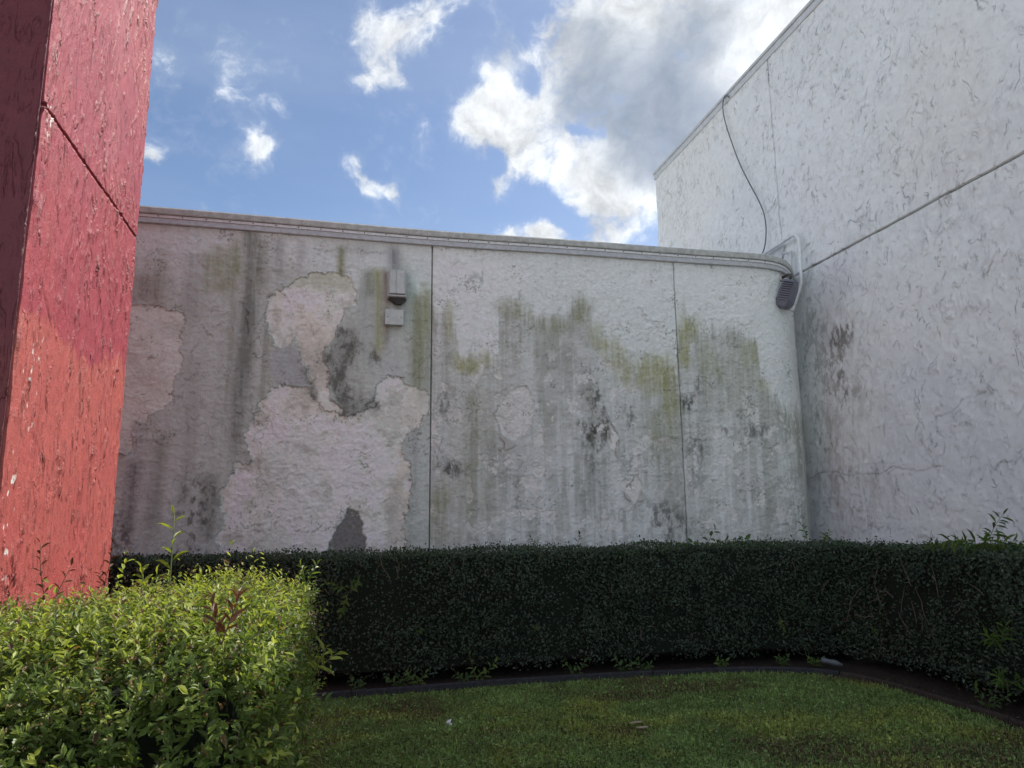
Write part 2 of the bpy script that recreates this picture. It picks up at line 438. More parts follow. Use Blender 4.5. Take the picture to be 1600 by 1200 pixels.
def sweep(name, parent, pts, nrm, prof, mat, closed=True, smooth=False):
    """prof: list of (out, z)"""
    pts = np.asarray(pts, float); n = len(pts); k = len(prof); V = np.zeros((n, k, 3))
    for j, (o, z) in enumerate(prof):
        V[:, j, 0] = pts[:, 0] + nrm[:, 0] * o; V[:, j, 1] = pts[:, 1] + nrm[:, 1] * o; V[:, j, 2] = z
    mb = MB(); Fs = []
    for i in range(n - 1):
        for j in range(k if closed else k - 1):
            j2 = (j + 1) % k; Fs.append((i * k + j, (i + 1) * k + j, (i + 1) * k + j2, i * k + j2))
    if closed: Fs += [tuple(range(k)), tuple((n - 1) * k + j for j in range(k - 1, -1, -1))]
    mb.add(V.reshape(-1, 3), Fs); return mb.build(name, mat, parent, smooth)

# ------------------------------------------------------------------ ground
def sheet(name, P, z, mat):
    mb = MB(); mb.add([(x, y, z) for x, y in P], [tuple(range(len(P)))]); o = mb.build(name, mat); tag(o, kind='structure'); return o
sheet('ground', [(-300, -300), (300, -300), (300, 300), (-300, 300)], 0.0, M_lawnsoil)
M_pave = simple('pale_concrete', (.50, .49, .45), .85, 0, 3, .12, .1)
sheet('added_pavement', [(-60, -60), (60, -60), (60, 1.3), (-60, 1.3)], 0.008, M_pave)  # unseen pale paving, added to bounce sunlight onto the walls
EDGE_PX = [(380, 1112), (505, 1096), (620, 1088), (760, 1076), (900, 1067), (1040, 1059), (1140, 1054), (1220, 1053), (1290, 1057), (1350, 1067),
           (1410, 1083), (1470, 1102), (1540, 1123), (1600, 1143), (1680, 1172)]
def gz(x, y, z=0.0):
    d = ray(x, y); t = (z - EYE) / d[2]; return d[0] * t, d[1] * t
EP = [gz(x, y) for x, y in EDGE_PX]
EP = [(-5.5, EP[0][1] - .75)] + EP + [(EP[-1][0] + .5, EP[-1][1] - 1.2), (EP[-1][0] + 1.3, EP[-1][1] - 4.2)]
EPs = interp_path(EP, 2)
bed = list(map(tuple, EPs)) + [(7.0, 1.0), (7.0, 13.0), (-6.0, 13.0)]
sheet('planting_bed', bed, 0.004, M_soil)

# ------------------------------------------------------------------ stained building
bld = thing('stained_building', 'low grey stucco building with peeling paint, green algae streaks and a rounded right end', 'building', (0, 9.6, 0))
u0 = pw(150, 600)[0] - .35; u1 = pw(1237, 600)[0] + .95; u1 = min(u1, _len[-1] - .1)
du = .0092
U = np.arange(u0, u1, du); Z = np.arange(1.02, TOP - .195, du)
UU, ZZ = np.meshgrid(U, Z, indexing='ij')
P2 = W(U); N2 = Wn(U)
B = np.zeros(UU.shape + (3,)); B[..., 0] = P2[:, None, 0]; B[..., 1] = P2[:, None, 1]; B[..., 2] = ZZ
H = np.zeros(UU.shape); Dm = np.zeros(UU.shape)
WX = (fbm(UU * 8, ZZ * 8, 1, 5, .65) - .5) * .17; WZ = (fbm(UU * 8, ZZ * 8, 5, 5, .65) - .5) * .17
# paint colours -------------------------------------------------------------
lf = fbm(UU * .8, ZZ * .8, 2, 4); hf = fbm(UU * 14, ZZ * 14, 3, 5, .65); st = fbm(UU * 7, ZZ * .55, 4, 4, .6); stf = fbm(UU * 34, ZZ * 2.2, 6, 4, .6)
A = np.ones(UU.shape + (3,)) * np.array([.70, .73, .715])
A *= (0.93 + .14 * lf)[..., None]
j1u = pw(674, 500)[0]; j2u = pw(1056, 500)[0]; j0u = pw(392, 600)[0]
left = 1 - sst(UU, j1u - .03, j1u + .02)
# left panel: an older greyer coat, greenest in vertical runs
zt = 4.55 + (fbm(UU * 2.2, ZZ * .3, 7, 3) - .5) * 1.0
dl = left * (1 - sst(ZZ, zt - .35, zt + .25))
A = mixc(A, (.46, .475, .44), dl * (.85 + .6 * (st - .5)))
A = mixc(A, (.55, .55, .545), left * sst(ZZ, zt - .2, zt + .4) * .55)
A = mixc(A, (.31, .32, .27), dl * sst(st, .52, .75) * .55)
A = mixc(A, (.45, .46, .46), dl * sst(fbm(UU * 5 + 9, ZZ * .9, 9, 4), .55, .72) * .5)
gap = pw
def ell(x, y, rx, ry, sh=.55, k=0):
    """soft ragged ellipse in photo terms, on the wall"""
    u, z = pw(x, y); ua, _ = pw(x + rx, y); _, za = pw(x, y - ry)
    a = abs(ua - u) + 1e-4; b = abs(za - z) + 1e-4
    q = np.hypot((UU - u) / a, (ZZ - z) / b) + (fbm(UU * 8, ZZ * 5, k, 4, .6) - .5) * 1.5
    return 1 - sst(q, 1 - sh, 1 + sh)
def poly(L, soft=.012, wamp=1.0):
    P = [pw(x, y) for x, y in L]
    FX = (fbm(UU * 28, ZZ * 28, 2, 3, .6) - .5) * .05 * wamp; return polysd(UU + FX + WX * wamp + (hf - .5) * .05 * wamp, ZZ + WZ * wamp + (vn(UU * 40, ZZ * 40, 8) - .5) * .03 * wamp, P)
# vertical runs of dirt from the coping (x, y0, y1, half width, colour, strength)
def run(x, y0, y1, hw, c, s, taper=.3):
    global A
    u, za = pw(x, y0); _, zb = pw(x, y1); a = abs(pw(x + hw, y0)[0] - u)
    uu = UU - u + (fbm(UU * 1.5, ZZ * .8, 2, 3) - .5) * .12
    m = np.exp(-(uu / a) ** 2 * 1.3) * sst(ZZ, zb, zb + (za - zb) * taper) * (1 - sst(ZZ, za - .06, za + .06)) * (.45 + 1.0 * stf) * (.6 + .8 * (hf))
    A = mixc(A, c, m * s)
DG = (.20, .21, .17); OL = (.26, .27, .16); GN = (.34, .345, .17); BK = (.085, .085, .075)
run(395, 352, 640, 14, (.22, .23, .20), .95); run(383, 470, 760, 16, (.21, .22, .20), .75); run(350, 385, 470, 22, OL, .7); run(325, 395, 470, 14, OL, .55)
run(372, 372, 440, 9, OL, .6); run(410, 372, 460, 14, (.22, .22, .18), .7); run(437, 372, 440, 10, (.26, .26, .25), .6)
run(533, 385, 450, 8, OL, .95); run(560, 380, 400, 40, DG, .3)
run(590, 420, 580, 9, GN, .75); run(602, 420, 560, 6, (.24, .21, .17), .7); run(617, 385, 430, 12, (.25, .25, .26), .9); run(622, 460, 500, 9, (.2, .2, .19), .8)
run(655, 460, 640, 14, OL, .75); run(665, 440, 540, 8, GN, .4); run(575, 420, 470, 12, (.16, .18, .12), .6)
run(470, 378, 440, 7, (.3, .3, .3), .5); run(300, 395, 520, 20, (.28, .27, .25), .5); run(225, 430, 480, 25, (.26, .23, .21), .6)
run(250, 680, 860, 12, (.26, .27, .23), .6); run(205, 720, 860, 14, (.2, .2, .19), .7); run(330, 740, 860, 16, (.2, .21, .18), .7); run(300, 560, 860, 14, (.3, .31, .28), .4)
# exposed plaster patches ----------------------------------------------------
q3 = lambda L: [(x / 2.143 + 160, y / 2.143 + 320) for x, y in L]
q4 = lambda L: [(x / 2.353 + 660, y / 2.353 + 360) for x, y in L]
PA = [(150, 560), (179, 572), (190, 500), (204, 481), (235, 476), (260, 483), (288, 493), (291, 504), (282, 521), (285, 563), (272, 581), (267, 619), (251, 642), (230, 656), (207, 661), (200, 689), (204, 705), (181, 707), (150, 707)]
PB = q3([(540, 375), (555, 310), (590, 290), (640, 260), (700, 220), (760, 230), (830, 245), (862, 280), (850, 330), (815, 350), (800, 390), (790, 420), (760, 460), (745, 510), (760, 560), (765, 600), (760, 650), (810, 680), (815, 710), (750, 710), (715, 655), (700, 600), (690, 560), (665, 530), (655, 480), (650, 440), (620, 470), (585, 470), (550, 420)])
PC = q3([(560, 620), (600, 605), (650, 605), (700, 620), (715, 655), (760, 690), (815, 700), (850, 710), (870, 690), (915, 680), (915, 620), (930, 585), (960, 570), (1000, 580), (1020, 610), (1060, 620), (1093, 640), (1092, 700), (1060, 750), (1010, 770), (1010, 830), (1025, 900), (1025, 980), (1015, 1050), (1015, 1200), (745, 1200), (390, 1230), (390, 1090), (405, 1020), (395, 960), (415, 900), (450, 870), (495, 860), (490, 810), (475, 760), (490, 720), (520, 690), (530, 650)])
PP1 = q4([(275, 650), (300, 610), (350, 575), (385, 575), (405, 625), (400, 700), (375, 750), (340, 775), (300, 755), (275, 700)])
PP2 = q4([(630, 730), (670, 700), (700, 720), (725, 770), (715, 835), (690, 800), (665, 750)])
PP3 = q4([(745, 960), (785, 893), (805, 930), (800, 960), (770, 1010)])
PP4 = q4([(295, 850), (320, 835), (325, 855), (305, 866)])
pal = np.array([.76, .765, .71])
def expose(L, tone, depth, s=1.0, wamp=1.0, edge=.8):
    global A, H, Dm
    sd = poly(L, wamp=wamp); m = (1 - sst(sd, -.006, .006)) * s
    t = np.array(tone) * (0.86 + .28 * fbm(UU * 3.2, ZZ * 3.2, 8, 5, .6))[..., None]
    mm = np.clip(m, 0, 1)[..., None]; A = A * (1 - mm) + t * mm
    H -= depth * m
    wv_ = sst(fbm(UU * 6, ZZ * 6, 10, 3), .42, .6)
    Dm = np.maximum(Dm, edge * np.exp(-((sd - .002) / .008) ** 2) * (.25 + .75 * wv_))
    H += .004 * np.exp(-((sd - .012) / .012) ** 2)
    return m
mA = expose(PA, (.68, .685, .64), .008, .97, edge=.6); mB = expose(PB, pal, .012, 1, edge=.8); mC = expose(PC, pal * 1.04, .012, 1, edge=.85)
m1 = expose(PP1, (.70, .69, .665), .006, .85, .5, .45); m2 = expose(PP2, (.74, .72, .69), .008, 1, .35, .6); m3 = expose(PP3, (.70, .68, .65), .008, 1, .35, .7); expose(PP4, (.70, .69, .67), .006, 1, .3, .6)
mBC = np.clip(mA * .6 + mB + mC, 0, 1)
pink = np.clip(ell(495, 555, 34, 60) + ell(625, 800, 17, 75, .3) * 1.2 + ell(655, 640, 22, 40) * .7 + ell(500, 640, 70, 16) * .6 + ell(240, 620, 30, 40) * .35, 0, 1)
A = mixc(A, (.64, .55, .475), pink * mBC * .62)
bl = np.clip(ell(455, 720, 50, 50) + ell(470, 790, 45, 35), 0, 1); A = mixc(A, (.62, .64, .635), bl * mBC * .5)
# grime inside the patches
A = mixc(A, (.40, .375, .34), mBC * sst(fbm(UU * 5, ZZ * 5, 11, 6, .7), .50, .72) * .6)
A = mixc(A, (.46, .45, .42), mBC * sst(fbm(UU * 2.2, ZZ * .9, 7, 5, .6), .5, .7) * .45)
A = mixc(A, (.36, .38, .26), mB * ell(520, 440, 60, 14) * .5)
# grey island and dark bare scars
PG = q3([(575, 480), (640, 470), (660, 520), (690, 560), (700, 600), (650, 605), (575, 605), (560, 560)])
mg = 1 - sst(poly(PG), -.02, .02); A = mixc(A, (.40, .41, .42), mg * .8)
PD = [q3([(782, 430), (830, 410), (862, 450), (840, 520), (820, 560), (832, 640), (822, 690), (797, 660), (770, 600), (765, 540), (745, 515), (772, 480)]),
      q3([(885, 490), (905, 478), (918, 515), (900, 528)]), q3([(865, 685), (890, 655), (918, 640), (925, 690), (900, 695)]),
      q3([(692, 560), (708, 590), (716, 655), (700, 650), (695, 600)]), q3([(840, 680), (862, 650), (858, 705), (846, 715)]),
      q3([(800, 640), (835, 620), (830, 700), (808, 692)])]
for L, s in zip(PD, (1, .9, 1, .9, .8, .9)):
    sd = poly(L, wamp=1.15); m = (1 - sst(sd, -.03, .022)); br = sst(fbm(UU * 13, ZZ * 7, 2, 5, .8), .40, .58)
    A = mixc(A, (.115, .115, .105), m * s * (.30 + .70 * br)); H -= .006 * m
    A = mixc(A, (.22, .22, .20), (1 - sst(sd, -.01, .10)) * .35)
PN = q3([(742, 1200), (745, 1165), (770, 1112), (805, 1060), (825, 1012), (850, 1025), (875, 1062), (872, 1100), (885, 1110), (888, 1200)])
sd = poly(PN, wamp=.35); mn = 1 - sst(sd, -.006, .006)
A = mixc(A, (.21, .22, .185), mn * (.80 + .9 * (stf - .5))); H -= .022 * mn; A = mixc(A, (.27, .28, .24), mn * sst(fbm(UU * 7, ZZ * 4, 3, 4), .4, .8) * .5)
# ---- right panels: wash of dirt and algae under a ragged tide line
tide = q4([(20, 270), (90, 285), (118, 340), (135, 470), (180, 445), (240, 450), (272, 440), (278, 255), (330, 250), (380, 290), (430, 312), (520, 322), (556, 255), (600, 250), (632, 340), (670, 405), (700, 465), (760, 470), (800, 492), (850, 482), (880, 512), (938, 530),
           (942, 355), (990, 320), (1030, 340), (1100, 335), (1180, 345), (1230, 400), (1245, 520), (1275, 570), (1330, 640), (1420, 700)])
tu = np.array([pw(x, y) for x, y in tide]); o_ = np.argsort(tu[:, 0]); tu = tu[o_]
zb = np.interp(UU[:, 0] + (vn(U * 30, U * 0, 3) - .5) * .05, tu[:, 0], tu[:, 1])[:, None] + (stf - .5) * .30 + (st - .5) * .15
t = zb - ZZ; right = 1 - left
below = sst(t, -.06, .26)
stk = sst(st * .55 + fbm(UU * 19, ZZ * .9, 2, 4, .6) * .45, .40, .62)
fade = np.exp(-np.clip(t, 0, 9) / 1.2)
A = mixc(A, (.42, .43, .395), right * below * (.16 + fade * .35 + .38 * stk + .5 * (fbm(UU * 4, ZZ * 2.5, 11, 5, .65) - .4)) * (.55 + .9 * fbm(UU * 1.1, ZZ * .8, 6, 3)))
A = mixc(A, (.34, .35, .31), right * below * stk * sst(fbm(UU * 2.4, ZZ * 2.0, 10, 5, .65), .42, .62) * .5)
A = mixc(A, (.30, .32, .22), right * below * np.exp(-np.clip(t, 0, 9) / .5) * sst(stf, .42, .68) * .55)
A = mixc(A, (.62, .63, .62), right * below * sst(fbm(UU * 3 + 4, ZZ * 2.2, 9, 5, .6), .5, .7) * .5)
for L_, tn_, s_ in ((PP1, (.72, .71, .68), .8), (PP2, (.76, .75, .71), .95), (PP3, (.72, .70, .66), .95), (PP4, (.72, .71, .69), .9)):
    A = mixc(A, tn_, (1 - sst(poly(L_), -.005, .005)) * s_ * (.75 + .4 * (hf - .3)))
chp = sst(fbm(UU * 7, ZZ * 6, 11, 4, .6), .655, .67) * right * sst(ZZ, 1.2, 1.6) * (1 - sst(ZZ, 3.4, 3.9)); A = mixc(A, (.70, .69, .66), chp * .8); H -= .005 * chp
z4 = lambda x, y: (x / 2.353 + 660, y / 2.353 + 360)
for (x, y, rx, ry, s, c) in [(160, 490, 45, 35, .9, GN), (100, 330, 20, 70, .9, GN), (325, 285, 55, 40, .6, OL), (590, 290, 35, 50, .7, OL), (640, 385, 30, 45, .7, GN), (700, 450, 40, 50, .7, GN), (760, 520, 40, 60, .7, GN), (845, 530, 50, 70, .95, GN), (912, 590, 30, 100, .95, GN),
                        (962, 420, 22, 100, .95, GN), (995, 360, 30, 45, .7, GN), (1060, 490, 35, 60, .45, GN), (1210, 450, 40, 45, .45, GN), (1255, 570, 25, 30, .45, GN), (230, 470, 35, 30, .6, GN),
                        (20, 300, 18, 60, .5, OL), (880, 720, 70, 110, .55, OL), (200, 700, 80, 140, .40, OL), (60, 1000, 30, 60, .6, OL), (80, 1110, 60, 50, .5, OL), (150, 980, 90, 100, .4, OL), (480, 340, 80, 30, .5, OL), (900, 950, 60, 160, .35, DG), (630, 930, 35, 190, .45, DG), (1040, 600, 90, 120, .35, DG), (1150, 540, 90, 110, .35, OL)]:
    X, Y = z4(x, y); m = ell(X, Y, rx / 2.353, ry / 2.353, .6, 2)
    A = mixc(A, c, m * s * (.3 + 1.1 * stf) * (.4 + .9 * hf))
for (x, y, rx, ry, s) in [(625, 605, 42, 24, .85), (640, 735, 50, 60, 1), (600, 760, 30, 60, .7), (640, 660, 30, 30, .5), (768, 690, 28, 48, .7), (975, 640, 26, 32, .85), (1015, 560, 14, 40, .4), (1010, 800, 45, 40, .65), (1225, 735, 38, 22, .75), (1115, 738, 42, 16, .6), (1170, 675, 18, 14, .6),
                        (105, 880, 38, 32, .9), (85, 640, 32, 60, .6), (880, 1050, 60, 60, .65), (960, 1100, 60, 50, .5), (195, 180, 38, 22, .45), (50, 850, 20, 60, .5), (620, 840, 40, 50, .5), (1010, 900, 30, 60, .4), (760, 620, 30, 15, .3)]:
    X, Y = z4(x, y); m = ell(X, Y, rx / 2.353, ry / 2.353, .6, 5)
    A = mixc(A, BK, m * s * sst(fbm(UU * 22, ZZ * 12, 7, 4, .7), .36, .66) * 1.0)
for (x, y, rx, ry, s) in [(310, 810, 30, 60, .8), (190, 840, 22, 40, .7), (490, 610, 6, 18, .7), (560, 690, 5, 12, .6)]:
    A = mixc(A, BK, ell(x, y, rx, ry, .6, 6) * s * sst(fbm(UU * 22, ZZ * 12, 7, 4, .7), .42, .66) * left)
# greyer under the coping, and low down at the rounded end
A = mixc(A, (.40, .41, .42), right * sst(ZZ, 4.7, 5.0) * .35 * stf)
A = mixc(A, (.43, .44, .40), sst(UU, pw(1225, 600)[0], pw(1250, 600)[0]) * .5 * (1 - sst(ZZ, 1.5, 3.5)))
# cracks
for L, s in [([(392, 620), (398, 680), (405, 740), (402, 760), (470, 735)], .5), ([(400, 745), (380, 770), (350, 800)], .35),
             (q4([(668, 655), (680, 690), (700, 725), (722, 765), (716, 832)]), .9), (q4([(275, 645), (272, 700), (290, 745)]), .8), (q4([(345, 990), (360, 980), (345, 1030), (360, 1060)]), .7),
             (q4([(350, 885), (380, 850), (400, 815)]), .5), (q4([(960, 640), (985, 620), (1015, 600), (1015, 540)]), .7), (q4([(970, 770), (1045, 768)]), .8), (q4([(1180, 710), (1255, 708), (1250, 765)]), .6),
             (q4([(1300, 670), (1325, 700), (1325, 740)]), .4), (q4([(1240, 780), (1265, 800), (1310, 790), (1315, 760)]), .4), (q4([(60, 610), (75, 640), (55, 670)]), .7), (q4([(130, 540), (170, 560)]), .3),
             (q3([(480, 350), (485, 395), (492, 430)]), .9), (q3([(495, 495), (515, 510), (545, 500)]), .8), (q3([(855, 150), (890, 165), (940, 160)]), .5), (q3([(700, 150), (770, 150), (800, 140)]), .35),
             (q3([(315, 455), (300, 490), (308, 520)]), .5), (q3([(330, 405), (350, 430), (365, 440)]), .6), (q3([(1110, 770), (1140, 780), (1120, 850), (1140, 890)]), .7), (q3([(530, 800), (525, 900), (560, 945), (640, 960)]), .5), (q3([(870, 930), (900, 950), (880, 1000)]), .4)]:
    d = linesd(UU + WX * .8, ZZ + WZ * .8, [pw(x, y) for x, y in L]); g = np.exp(-(d / .0075) ** 2)
    Dm = np.maximum(Dm, g * s * .9); H -= .005 * g * s; H += .004 * np.exp(-((d - .018) / .014) ** 2) * s
# trowel relief
rg = np.random.default_rng(3)
n = 2300; cx = rg.uniform(U[0], U[-1], n); cz = rg.uniform(Z[0], Z[-1], n)
cl = fbm(cx * 1.6, cz * 1.6, 4, 3) > .47; keep = cl | (rg.random(n) < .25); cx, cz = cx[keep], cz[keep]
strokes(U, Z, H, Dm, rg, len(cx), cx, cz, R=(.03, .17), span=(.35, 1.3), wd=.008, ridge=.0065, groove=.0045, dirt_shade=.34, WX=WX * .75, WZ=WZ * .75)
n = 900; cx = rg.uniform(U[0], U[-1], n); cz = rg.uniform(Z[0], Z[-1], n)
strokes(U, Z, H, Dm, rg, n, cx, cz, R=(.015, .05), span=(.6, 2.4), wd=.006, ridge=.006, groove=.004, dirt_shade=.30, WX=WX * .6, WZ=WZ * .6)
H *= 1.25
H += (fbm(UU * 3, ZZ * 3, 6, 4) - .5) * .022 + (fbm(UU * 13, ZZ * 16, 1, 5, .7) - .5) * (.006 + .022 * sst(fbm(UU * 1.3, ZZ * 1.3, 5, 4), .4, .62)) + (vn(UU * 55, ZZ * 55, 2) - .5) * .003
lumps = sst(fbm(UU * 10, ZZ * 16, 9, 4, .6), .52, .66); H += lumps * .005 + (fbm(UU * 34, ZZ * 34, 5, 3, .6) - .5) * .006
A *= (1 - np.clip(Dm, 0, 1) * .62)[..., None]
A *= (0.95 + .10 * hf)[..., None]
spk = sst(vn(UU * 60, ZZ * 60, 4) * fbm(UU * 4, ZZ * 4, 8, 3), .50, .62); A = mixc(A, (.16, .16, .14), spk * .6)
A = np.minimum(A * 1.10 * np.array([1.0, 1.0, .985]) * (1 + left[..., None] * np.array([.0, .045, .04])), .82)
A = np.clip(A, .02, .8)
i_1 = int(np.searchsorted(U, j1u)); i_2 = int(np.searchsorted(U, j2u)); nU, nZ = UU.shape
for a, b in ((0, i_1), (i_1 + 1, i_2), (i_2 + 1, nU)):
    panel('wall_panel', bld, B, N2, H, A, a, b, 0, nZ, M_wall)
# body of the building behind the render, with the joint backing
uf = np.arange(.05, _len[-1] - .02, .08); pf = W(uf); nf = Wn(uf)
sweep('wall_core', bld, pf, nf, [(-.036, 0), (-.036, TOP - .19), (-.35, TOP - .19), (-.35, 0)], M_joint)
ul = np.arange(.05, u0 + .001, .1); sweep('side_wall', bld, W(ul), Wn(ul), [(0, 0), (0, TOP - .2), (-.03, TOP - .2), (-.03, 0)], M_backing)
ub = np.arange(u0, u1 + .3, .1); sweep('wall_base', bld, W(ub), Wn(ub), [(-.004, 0), (-.004, 1.0), (-.03, 1.0), (-.03, 0)], M_backing)
mb = MB(); pe = W(np.array([.1, 3, 6, 9, u1])); V = [(x, y + .3, TOP - .12) for x, y in pe] + [(6.945 - .2349 * 20 + .5, 20, TOP - .12), (-10, 20, TOP - .12)]
mb.add(V, [tuple(range(len(V)))]); mb.build('roof', M_roof, bld)
uc = np.concatenate([np.arange(.1, _len[-1] - 1.6, .1), np.arange(_len[-1] - 1.6, _len[-1] - .1, .04)]); pc = W(uc); nc = Wn(uc)
coping = sweep('coping', bld, pc, nc, [(.018, TOP - .088), (.052, TOP - .092), (.060, TOP - .08), (.060, TOP - .022), (.050, TOP - .006), (.028, TOP), (-.30, TOP - .01), (-.30, TOP - .10)], M_cap)
bar = sweep('termination_bar', bld, pc, nc, [(.0, TOP - .130), (.034, TOP - .130), (.037, TOP - .126), (.037, TOP - .096), (.0, TOP - .094)], M_bar)
sweep('flashing', bld, pc, nc, [(.0, TOP - .205), (.046, TOP - .203), (.050, TOP - .196), (.030, TOP - .150), (.028, TOP - .134), (.0, TOP - .134)], M_flash)
# screws along the bar, one every 27 cm (only the visible stretch)
scr = None
for u in np.arange(pw(205, 400)[0], pw(1215, 500)[0], .262):
    p = W(u); nn = Wn(u)
    if scr is None:
        m_ = MB(); V = []
        for r_, y_ in ((.0085, 0), (.0085, -.004), (.004, -.007)):
            V += [(r_ * cos(k * pi / 3), y_, r_ * sin(k * pi / 3)) for k in range(6)]
        m_.add(V, [(12, 13, 14, 15, 16, 17)] + [(a + k, a + (k + 1) % 6, a + 6 + (k + 1) % 6, a + 6 + k) for a in (0, 6) for k in range(6)])
        s0 = m_.build('screw', M_screw); scr = s0.data; o = s0; o.parent = bar
    else:
        o = bpy.data.objects.new('screw', scr); link(o, bar)
    o.location = (p[0] + nn[0] * .036 - 0, p[1] + nn[1] * .036 - bld.location[1], TOP - .111)
    o.rotation_euler = (0, 0, atan2(nn[1], nn[0]) + pi / 2)
# lap joints of the coping
for x in (300, 480, 640, 830, 1000, 1188):
    u = pw(x, 400)[0]; uu_ = np.array([u - .006, u + .006]); sweep('lap_joint', bld, W(uu_), Wn(uu_), [(.05, TOP - .095), (.0625, TOP - .083), (.0625, TOP - .02), (.05, TOP - .004)], M_flash)
# curled paint flakes still hanging at the edges of the small patches
def flake(L, lift, mat=M_flake):
    V = []
    for k, (x, y) in enumerate(L):
        u, z = pw(x, y); p = W(u); nn = Wn(u); o_ = lift[k]
        V.append((p[0] + nn[0] * o_, p[1] + nn[1] * o_, z))
    n_ = len(V); V2 = []
    nn = Wn(u)
    for p in V: V2.append((p[0] - nn[0] * .004, p[1] - nn[1] * .004, p[2] - .001))
    m_ = MB(); m_.add(V + V2, [tuple(range(n_)), tuple(range(2 * n_ - 1, n_ - 1, -1))] + [(k, (k + 1) % n_, n_ + (k + 1) % n_, n_ + k) for k in range(n_)])
    return m_.build('paint_flake', mat, bld)
flake(q4([(283, 742), (292, 752), (345, 788), (325, 800), (300, 808), (303, 780), (285, 762)]), (.012, .012, .03, .05, .05, .03, .02))
flake(q4([(738, 958), (748, 965), (768, 998), (745, 985)]), (.012, .015, .05, .04))
flake(q4([(803, 950), (818, 988), (785, 998), (795, 975)]), (.015, .05, .05, .02))
flake(q4([(706, 800), (722, 800), (722, 836), (712, 836)]), (.015, .015, .05, .05))
flake(q4([(668, 648), (674, 660), (690, 700), (682, 700), (668, 675)]), (.014, .012, .03, .03, .02), M_backing)
flake([(186, 700), (204, 703), (200, 712), (186, 707)], (.015, .015, .05, .05))

# ------------------------------------------------------------------ white building
wb = thing('white_building', 'tall white stucco building on the right with rough trowel marks and a hanging cable', 'building', (float(R0[0]), float(R0[1]), 0))
ROOF = 9.2
s_end = pr(1600, 700)[0] + .9
S = [0.0]
while S[-1] < s_end: S.append(S[-1] + .0105 + .0095 * max(0, 1 - S[-1] / s_end))
S = np.array(S); Z = np.arange(1.02, ROOF - .14, .0125)
SS, ZZ = np.meshgrid(S, Z, indexing='ij')
B = np.zeros(SS.shape + (3,)); B[..., 0] = R0[0] + RD[0] * SS; B[..., 1] = R0[1] + RD[1] * SS; B[..., 2] = ZZ
NR = np.repeat(RNrm[None], len(S), 0)
H = np.zeros(SS.shape); Dm = np.zeros(SS.shape)
WX = (fbm(SS * 6, ZZ * 6, 1, 4, .6) - .5) * .16; WZ = (fbm(SS * 6, ZZ * 6, 5, 4, .6) - .5) * .16
hf = fbm(SS * 11, ZZ * 11, 3, 5, .65); lf = fbm(SS * .55, ZZ * .7, 2, 4); stf = fbm(SS * 20, ZZ * 1.4, 6, 4, .6)
A = np.ones(SS.shape + (3,)) * np.array([.785, .79, .765]) * (0.92 + .16 * lf)[..., None]
A = mixc(A, (.66, .67, .70), sst(lf, .45, .7) * (1 - sst(ZZ, 4, 7)) * .6)
A = mixc(A, (.78, .755, .69), sst(fbm(SS * .5 + 5, ZZ * .5, 7, 3), .45, .65) * sst(ZZ, 3.5, 6) * .5)
def rell(x, y, rx, ry, k=0):
    s, z, _ = pr(x, y); sa = pr(x + rx, y)[0]; za = pr(x, y - ry)[1]
    q = np.hypot((SS - s) / (abs(sa - s) + 1e-3), (ZZ - z) / (abs(za - z) + 1e-3)) + (fbm(SS * 5, ZZ * 3, k, 4, .6) - .5) * 1.4
    return 1 - sst(q, .4, 1.4)
for (x, y, rx, ry, s_, c) in [(1315, 525, 26, 18, .7, (.14, .13, .12)), (1312, 580, 12, 50, .6, (.17, .15, .13)), (1325, 615, 14, 12, .55, (.15, .13, .12)), (1300, 600, 55, 110, .35, (.38, .36, .33)), (1290, 690, 20, 20, .45, (.2, .19, .17)),
                           (1340, 770, 80, 60, .25, (.42, .38, .33)), (1270, 520, 20, 140, .4, (.36, .38, .37)), (1320, 740, 60, 12, .3, (.3, .28, .25)), (1560, 610, 60, 30, .2, (.35, .35, .36)), (1350, 380, 60, 40, .15, (.4, .4, .4)), (1480, 300, 90, 80, .16, (.4, .4, .42))]:
    A = mixc(A, c, rell(x, y, rx, ry, 3) * s_ * (.12 + 1.2 * sst(fbm(SS * 16, ZZ * 8, 8, 4, .7), .44, .60)))
for L, s_ in [([(1254, 748), (1290, 738), (1330, 742), (1375, 741), (1395, 728), (1440, 735), (1478, 727)], .75), ([(1322, 480), (1350, 460), (1362, 442)], .4), ([(1465, 650), (1490, 640), (1510, 622), (1540, 610)], .6)]:
    d = linesd(SS + WX * .5, ZZ + WZ * .5, [pr(x, y)[:2] for x, y in L]); g = np.exp(-(d / .009) ** 2) * (.4 + .6 * sst(hf, .4, .6))
    Dm = np.maximum(Dm, g * s_); H -= .005 * g * s_
rg = np.random.default_rng(11)
def angf(r):       # mostly steep marks leaning to the right
    return r.choice([0, pi]) + r.normal(-.35, .65)
n = 7600; cx = rg.uniform(0, S[-1], n); cz = rg.uniform(Z[0], Z[-1], n)
keep = (fbm(cx * 1.1, cz * 1.1, 4, 3) > .46) | (rg.random(n) < .40); cx, cz = cx[keep], cz[keep]
strokes(S, Z, H, Dm, rg, len(cx), cx, cz, R=(.05, .26), span=(.25, .95), wd=.0085, ridge=.012, groove=.009, dirt_shade=.72, ang=angf, rw=4.0, WX=WX, WZ=WZ,
        gain=lambda x, z: .45 + .8 * float(_T[2][int(x * 3) % 256, int(z * 3) % 256]))
n = 3200; cx = rg.uniform(0, S[-1], n); cz = rg.uniform(Z[0], Z[-1], n)
strokes(S, Z, H, Dm, rg, n, cx, cz, R=(.02, .09), span=(.5, 1.8), wd=.009, ridge=.008, groove=.006, dirt_shade=.42, WX=WX * .8, WZ=WZ * .8)
